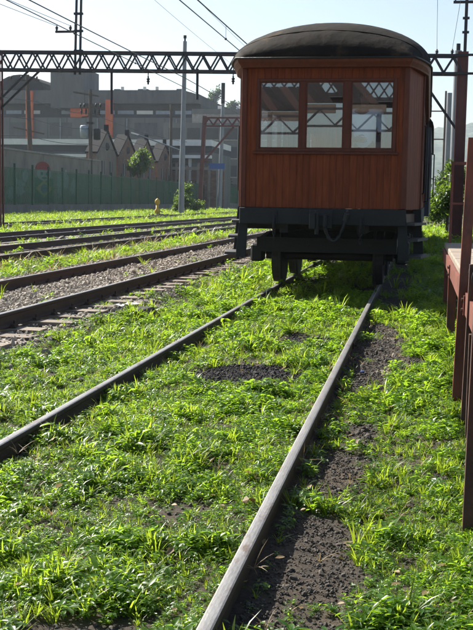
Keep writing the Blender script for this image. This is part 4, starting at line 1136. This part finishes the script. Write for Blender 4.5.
for k in range(5):                      # broad-leaved weeds with several stems
    vs, fs = [], []
    for s_ in range(4):
        az = rr.uniform(0, 6.28); lean = rr.uniform(.2,.9); H = rr.uniform(.035,.085)
        tip = Vector((math.cos(az)*lean*H, math.sin(az)*lean*H, H))
        for q in range(4):
            f = rr.uniform(.4,1) if q else 1.0
            a2 = rr.uniform(0,6.28); el = rr.uniform(-.1,.7)
            leaf(vs, fs, tip*f, (math.cos(a2),math.sin(a2),el), (0,0,1), rr.uniform(.028,.056), rr.uniform(.012,.022), rr.uniform(.1,.35), rr.uniform(.1,.5))
    PW.append(proto('weed_%d' % k, vs, fs, M['weed']))
for k in range(2):                      # low creeping small leaves
    vs, fs = [], []
    for q in range(22):
        a = rr.uniform(0,6.28); r0 = rr.uniform(0,.075)
        a2 = rr.uniform(0,6.28)
        leaf(vs, fs, (math.cos(a)*r0, math.sin(a)*r0, rr.uniform(.006,.03)), (math.cos(a2),math.sin(a2),rr.uniform(-.1,.35)), (0,0,1), rr.uniform(.012,.022), rr.uniform(.009,.016), .15, .2)
    PW.append(proto('weed_%d' % (k+5), vs, fs, M['weed']))
for k in range(2):                      # flat rosettes with longer leaves
    vs, fs = [], []
    for q in range(11):
        a2 = q*2.4+rr.uniform(-.3,.3)
        leaf(vs, fs, (0,0,.01+.004*q), (math.cos(a2),math.sin(a2),rr.uniform(.15,.9)), (0,0,1), rr.uniform(.04,.065), rr.uniform(.013,.020), rr.uniform(.15,.35), rr.uniform(.3,.6))
    PW.append(proto('weed_%d' % (k+7), vs, fs, M['weed']))
for k in range(4):                      # grass tufts
    vs, fs = [], []
    for q in range(12):
        az = rr.uniform(0,6.28); r0 = rr.uniform(0,.018)
        blade(vs, fs, (math.cos(az)*r0, math.sin(az)*r0, 0), az+rr.uniform(-.5,.5), rr.uniform(.05,.12), rr.uniform(.005,.009), rr.uniform(.1,.5), rr.uniform(.1,.7))
    PB.append(proto('tuft_%d' % k, vs, fs, M['blade']))
vs, fs = [], []
for q in range(7):
    az = rr.uniform(0,6.28); blade(vs, fs, (0,0,0), az, rr.uniform(.05,.11), .005, rr.uniform(.4,1.0), rr.uniform(.3,.9))
PD = [proto('dry_0', vs, fs, M['dry'])]
vs, fs = [], []
leaf(vs, fs, (-.02,0,.006), (1,0,.05), (0,0,1), .05, .028, .3, -.2)
PD.append(proto('dry_1', vs, fs, M['dry']))
def rock(name, mat, seed, n=1):
    import bmesh
    r2 = random.Random(seed); bm = bmesh.new(); bmesh.ops.create_icosphere(bm, subdivisions=n, radius=1)
    sx, sy, sz = r2.uniform(.8,1.2), r2.uniform(.6,1.0), r2.uniform(.5,.8)
    for v in bm.verts:
        f = r2.uniform(.72,1.15); v.co = Vector((v.co.x*sx*f, v.co.y*sy*f, v.co.z*sz*f))
    me = bpy.data.meshes.new(name); bm.to_mesh(me); bm.free(); me.materials.append(mat)
    return bpy.data.objects.new(name, me)
PS = [rock('stone_%d' % k, M['stone'], 50+k) for k in range(5)]
PC = [rock('clod_%d' % k, M['clod'], 70+k) for k in range(4)]

PK = [rock('coal_%d' % k, M['coal'], 90+k) for k in range(4)]

def scatter(name, protos, pts, rot, scl, idx):
    cl = bpy.data.collections.new(name+'_kinds')
    for p in protos: cl.objects.link(p)
    me = bpy.data.meshes.new(name); n = len(pts)
    me.vertices.add(n); me.vertices.foreach_set('co', np.asarray(pts, np.float32).ravel())
    a = me.attributes.new('rot', 'FLOAT_VECTOR', 'POINT'); a.data.foreach_set('vector', np.asarray(rot, np.float32).ravel())
    a = me.attributes.new('scl', 'FLOAT', 'POINT'); a.data.foreach_set('value', np.asarray(scl, np.float32))
    a = me.attributes.new('idx', 'INT', 'POINT'); a.data.foreach_set('value', np.asarray(idx, np.int32))
    o = bpy.data.objects.new(name, me); COL.objects.link(o); o['kind'] = 'stuff'
    ng = bpy.data.node_groups.new(name+'_nodes', 'GeometryNodeTree')
    ng.interface.new_socket('Geometry', in_out='INPUT', socket_type='NodeSocketGeometry')
    ng.interface.new_socket('Geometry', in_out='OUTPUT', socket_type='NodeSocketGeometry')
    N = ng.nodes; L = ng.links
    gi = N.new('NodeGroupInput'); go = N.new('NodeGroupOutput'); ip = N.new('GeometryNodeInstanceOnPoints')
    ci = N.new('GeometryNodeCollectionInfo'); ci.inputs['Collection'].default_value = cl
    ci.inputs['Separate Children'].default_value = True; ci.inputs['Reset Children'].default_value = True
    def attr(nm, ty):
        x = N.new('GeometryNodeInputNamedAttribute'); x.data_type = ty; x.inputs['Name'].default_value = nm; return x.outputs['Attribute']
    L.new(gi.outputs[0], ip.inputs['Points']); L.new(ci.outputs[0], ip.inputs['Instance'])
    ip.inputs['Pick Instance'].default_value = True
    L.new(attr('idx','INT'), ip.inputs['Instance Index'])
    e2r = N.new('FunctionNodeEulerToRotation'); L.new(attr('rot','FLOAT_VECTOR'), e2r.inputs[0]); L.new(e2r.outputs[0], ip.inputs['Rotation'])
    L.new(attr('scl','FLOAT'), ip.inputs['Scale']); L.new(ip.outputs[0], go.inputs[0])
    m = o.modifiers.new('scatter', 'NODES'); m.node_group = ng
    return o

def in_view(x, y, margin=.35):
    # keep what the photograph could see, with a generous margin for a step to the side
    return (x < .055*y+.55+margin) & (x > -.44*y-.3-margin*2)
def gauss(x, y, cx_, cy_, sx, sy): return np.exp(-((x-cx_)/sx)**2-((y-cy_)/sy)**2)
def cover(x, y):
    """how much plant cover (0..1) grows at a spot"""
    n1 = vn(x, y, 1.1, 21); n2 = vn(x, y, 3.1, 22); n3 = vn(x, y, 7.5, 23)
    n = .36*n1+.32*n2+.32*n3
    c = sstep(.25, .46, n)*.88+.12
    # trodden cinder path right of the near track
    pw = .215+.11*(vn(0*x, y, .9, 30)-.5)
    px = -.33 + .07*(vn(0*x, y, .6, 31)-.5)
    path = sstep(pw+.10, pw-.08, np.abs(x-px))
    c = c*(1-path) + path*sstep(.54, .68, n)*.6
    # bare cinder patches between the rails
    for (a, b, sx, sy) in ((-1.32,8.35,.50,.62),(-1.15,10.6,.40,.42),(-1.0,3.1,.25,.22),(-1.75,5.7,.2,.2)):
        c = c*(1-1.0*np.clip(2.5*gauss(x,y,a,b,sx,sy)-.40+.9*(n2-.5),0,1))
    # gravel beds
    for k, (bc, w) in enumerate(BEDS):
        bed = sstep(w+.15, w-.30, np.abs(x-bc))
        c = c*(1-bed) + bed*((.0 if k == 0 else .03)+ (.28 if k > 0 else .35)*sstep(.58,.74,n))
    # rubble shoulder beside the second track
    sh = sstep(.55,.0,np.abs(x+3.35))*sstep(9,11,y)
    c = c*(1-.75*sh*sstep(.42,.55,vn(x,y,.8,40)))
    # rails themselves
    for xr in (-2.14,-.60): c = c*sstep(.045,.07,np.abs(x-xr))
    # deep shade under the carriage: sparse
    und = sstep(1.35,1.0,np.abs(x+1.2))*sstep(15.2,16.5,y)*sstep(27,26,y)
    c = c*(1-.55*und)
    return np.clip(c, 0, 1)

def plants(x0, x1, y0, y1, dens, smul, pgrass, sj=.3):
    n = int((x1-x0)*(y1-y0)*dens)
    x = rng.uniform(x0,x1,n); y = rng.uniform(y0,y1,n)
    k = in_view(x,y) & (rng.uniform(0,1,n) < cover(x,y)); x, y = x[k], y[k]
    z = gh(x,y); n = len(x)
    lush = .46+1.30*vn(x,y,5.2,52)**1.6*(.55+.75*vn(x,y,1.6,50))
    gr = rng.uniform(0,1,n) < np.clip(pgrass*(.25+1.8*vn(x,y,.9,51)**1.5),0,1)
    s = smul*lush*rng.uniform(1-sj,1+sj,n)
    # plants close to a rail stay low
    return x, y, z, s, gr
acc = {'weeds': [], 'grass': []}
for args in ((-3.5,1.3,2.5,5.2,1250,.66,.14), (-3.9,1.7,5.2,9,850,.76,.16), (-4.0,2.0,9,15,420,.98,.2), (-4.0,3.0,15,28,110,1.5,.25),
             (-3.9,5.0,28,60,22,2.4,.4), (-7.9,-6.7,12,30,170,1.5,.5), (-7.7,-6.8,30,70,40,2.2,.5),
             (-17.2,-14.6,20,45,34,1.6,.5), (-11.6,-10.4,20,60,24,1.5,.5), (-17.2,-10.4,45,90,10,2.0,.5), (-31,-14.6,36,75,34,1.8,.5), (-31,-14,75,140,14,2.4,.5), (-7,-3.6,8,40,18,1.4,.5),(-11,-7.5,18,50,10,1.6,.5)):
    x, y, z, s, gr = plants(*args)
    for nm, m_ in (('weeds', ~gr), ('grass', gr)):
        acc[nm].append(np.stack([x[m_], y[m_], z[m_], s[m_]], 1))
for nm, pr in (('weeds', PW), ('grass', PB)):
    A = np.concatenate(acc[nm]); n = len(A)
    rot = np.stack([rng.normal(0,.16,n), rng.normal(0,.16,n), rng.uniform(0,6.283,n)], 1)
    idx = rng.integers(0, len(pr), n)
    scatter(nm, pr, A[:,:3], rot, A[:,3]*(1.0 if nm == 'weeds' else 1.15), idx)
    print(nm, n)
# dry blades and fallen leaves
n = 1100; x = rng.uniform(-3.6,1.4,n); y = 2.5+rng.uniform(0,1,n)**1.6*14; k = in_view(x,y); x, y = x[k], y[k]; n = len(x)
scatter('dry_litter', PD, np.stack([x,y,gh(x,y)+rng.uniform(.0,.05,n)],1), np.stack([rng.normal(0,.3,n),rng.normal(0,.3,n),rng.uniform(0,6.28,n)],1), rng.uniform(.4,1.0,n), rng.integers(0,2,n))
# gravel of the second and third tracks
P = []; S = []
for (x0,x1,y0,y1,d,sz) in ((-6.75,-3.15,7,16,900,.030),(-6.75,-3.15,16,30,380,.036),(-6.7,-3.3,30,60,60,.055),(-7.2,-6.4,12,30,120,.04),(-10.9,-7.4,17,35,130,.045),(-10.7,-7.5,35,70,24,.08),(-14.4,-11,28,70,22,.085)):
    n = int((x1-x0)*(y1-y0)*d); x = rng.uniform(x0,x1,n); y = rng.uniform(y0,y1,n); k = in_view(x,y)
    near = np.ones(n, bool)
    for (bc,w) in BEDS[:1]:
        dd = np.abs(x-bc); near = (dd < w-.1) | (rng.uniform(0,1,n) < .45*vn(x,y,1.3,60))
    # keep stones off the sleeper ends right of the near rail
    off = (x > -4.0) & (x < -3.2) & (y < 22) & (rng.uniform(0,1,n) < .8)
    rl = np.ones(n, bool)
    for xr in (-5.68,-4.08,-9.75,-8.15,-13.35,-11.75): rl &= np.abs(x-cv(15)-xr) > .10
    k = k & near & rl & ~off; x, y = x[k], y[k]; n = len(x)
    P.append(np.stack([x,y,gh(x,y)+.016],1)); S.append(.70*sz*rng.lognormal(-.05,.38,n))
P = np.concatenate(P); S = np.concatenate(S); n = len(P)
scatter('gravel', PS, P, rng.uniform(0,6.28,(n,3)), S, rng.integers(0,5,n)); print('gravel', n)
# cinders on the path, the bare patches and under the plants
P = []; S = []
for (x0,x1,y0,y1,d,sz) in ((-.62,.35,2.6,6,4200,.0055),(-.62,.35,6,15,1700,.009),(-2.1,-.65,2.6,6,500,.010),(-2.1,-.65,11,26,200,.022),(-3.9,-2.2,5,16,160,.02)):
    n = int((x1-x0)*(y1-y0)*d); x = rng.uniform(x0,x1,n); y = rng.uniform(y0,y1,n)
    k = in_view(x,y) & (rng.uniform(0,1,n) > cover(x,y)*.8) & (np.abs(x+.60) > .05); x, y = x[k], y[k]; n = len(x)
    P.append(np.stack([x,y,gh(x,y)+.002],1)); S.append(sz*rng.lognormal(0,.45,n))
P = np.concatenate(P); S = np.concatenate(S); n = len(P)
scatter('cinders', PC, P, rng.uniform(0,6.28,(n,3)), S, rng.integers(0,4,n)); print('cinders', n)

P = []; S = []
for (a, b, sx, sy, n, sz) in ((-1.32,8.35,.42,.50,5200,.0075),(-1.15,10.6,.33,.34,2200,.009),(-3.0,12.2,.35,.9,500,.02)):
    x = rng.normal(a, sx*.62, n); y = rng.normal(b, sy*.62, n); k = (x > -2.05) & (x < -.7) | (a < -2); x, y = x[k], y[k]
    P.append(np.stack([x,y,gh(x,y)+.004],1)); S.append(sz*rng.lognormal(0,.5,len(x)))
P = np.concatenate(P); S = np.concatenate(S); n = len(P)
scatter('black_cinders', PK, P, rng.uniform(0,6.28,(n,3)), S, rng.integers(0,4,n))
n = 140; x = rng.uniform(-8.0,-6.3,n); y = rng.uniform(15,40,n)
scatter('dry_stalks', PD[:1], np.stack([x,y,gh(x,y)],1), np.stack([rng.normal(0,.2,n),rng.normal(0,.2,n),rng.uniform(0,6.28,n)],1), rng.uniform(1.5,4.0,n), np.zeros(n,int))

# small finds on the ground
def scrap(name, label, cat, loc, r, mat, seed):
    r2 = random.Random(seed); n = 9; vs = [(0,0,.02)]; 
    for i in range(n):
        a = 6.283*i/n; q = r*r2.uniform(.6,1.2); vs.append((q*math.cos(a), q*.7*math.sin(a), r2.uniform(0,.035)))
    fs = [(0,1+i,1+(i+1)%n) for i in range(n)]
    vs += [(v[0],v[1],v[2]-.004) for v in vs]; fs += [(f[0]+n+1,f[2]+n+1,f[1]+n+1) for f in fs]
    fs += [(1+i, n+2+i, n+2+(i+1)%n, 1+(i+1)%n) for i in range(n)]
    o = MB().add(vs, fs).build(name, mat, None, loc=(loc[0],loc[1],float(gh(loc[0],loc[1]))+loc[2])); return tag(o, label, cat)
scrap('crumpled_bag', 'crumpled white bag lying at the edge of the gravel and grass', 'litter', (-3.5,12.8,.02), .22, M['litter'], 1)
scrap('paper_scrap', 'pale paper scrap in the grass beside the cinder path', 'litter', (-.20,7.5,.03), .055, M['litter'], 2)
o = MB().lathe([(.016,0),(.018,.004),(.018,.012),(.012,.014)], n=14).build('bottle_cap', M['blue_mural'], None, loc=(-.42,8.7,float(gh(-.42,8.7))+.012)); tag(o, 'small blue bottle cap lying on the cinder path', 'bottle cap')
scrap('fallen_leaf', 'curled brown fallen leaf left of the right rail', 'leaf', (-.72,4.65,.03), .035, M['dry'], 4)

# ------------------------------------------------------------------ haze
HZ = True
if HZ:
    mb = MB().box(-3100,3100,-260,3300,-1.5,195)
    m = bpy.data.materials.new('haze'); m.use_nodes = True; n = m.node_tree.nodes; l = m.node_tree.links
    n.remove(n['Principled BSDF']); pv = n.new('ShaderNodeVolumePrincipled')
    pv.inputs['Color'].default_value = (.74,.86,1,1); pv.inputs['Density'].default_value = .00019; pv.inputs['Anisotropy'].default_value = .3
    l.new(pv.outputs[0], n['Material Output'].inputs['Volume'])
    o = mb.build('haze', m); o['kind'] = 'stuff'
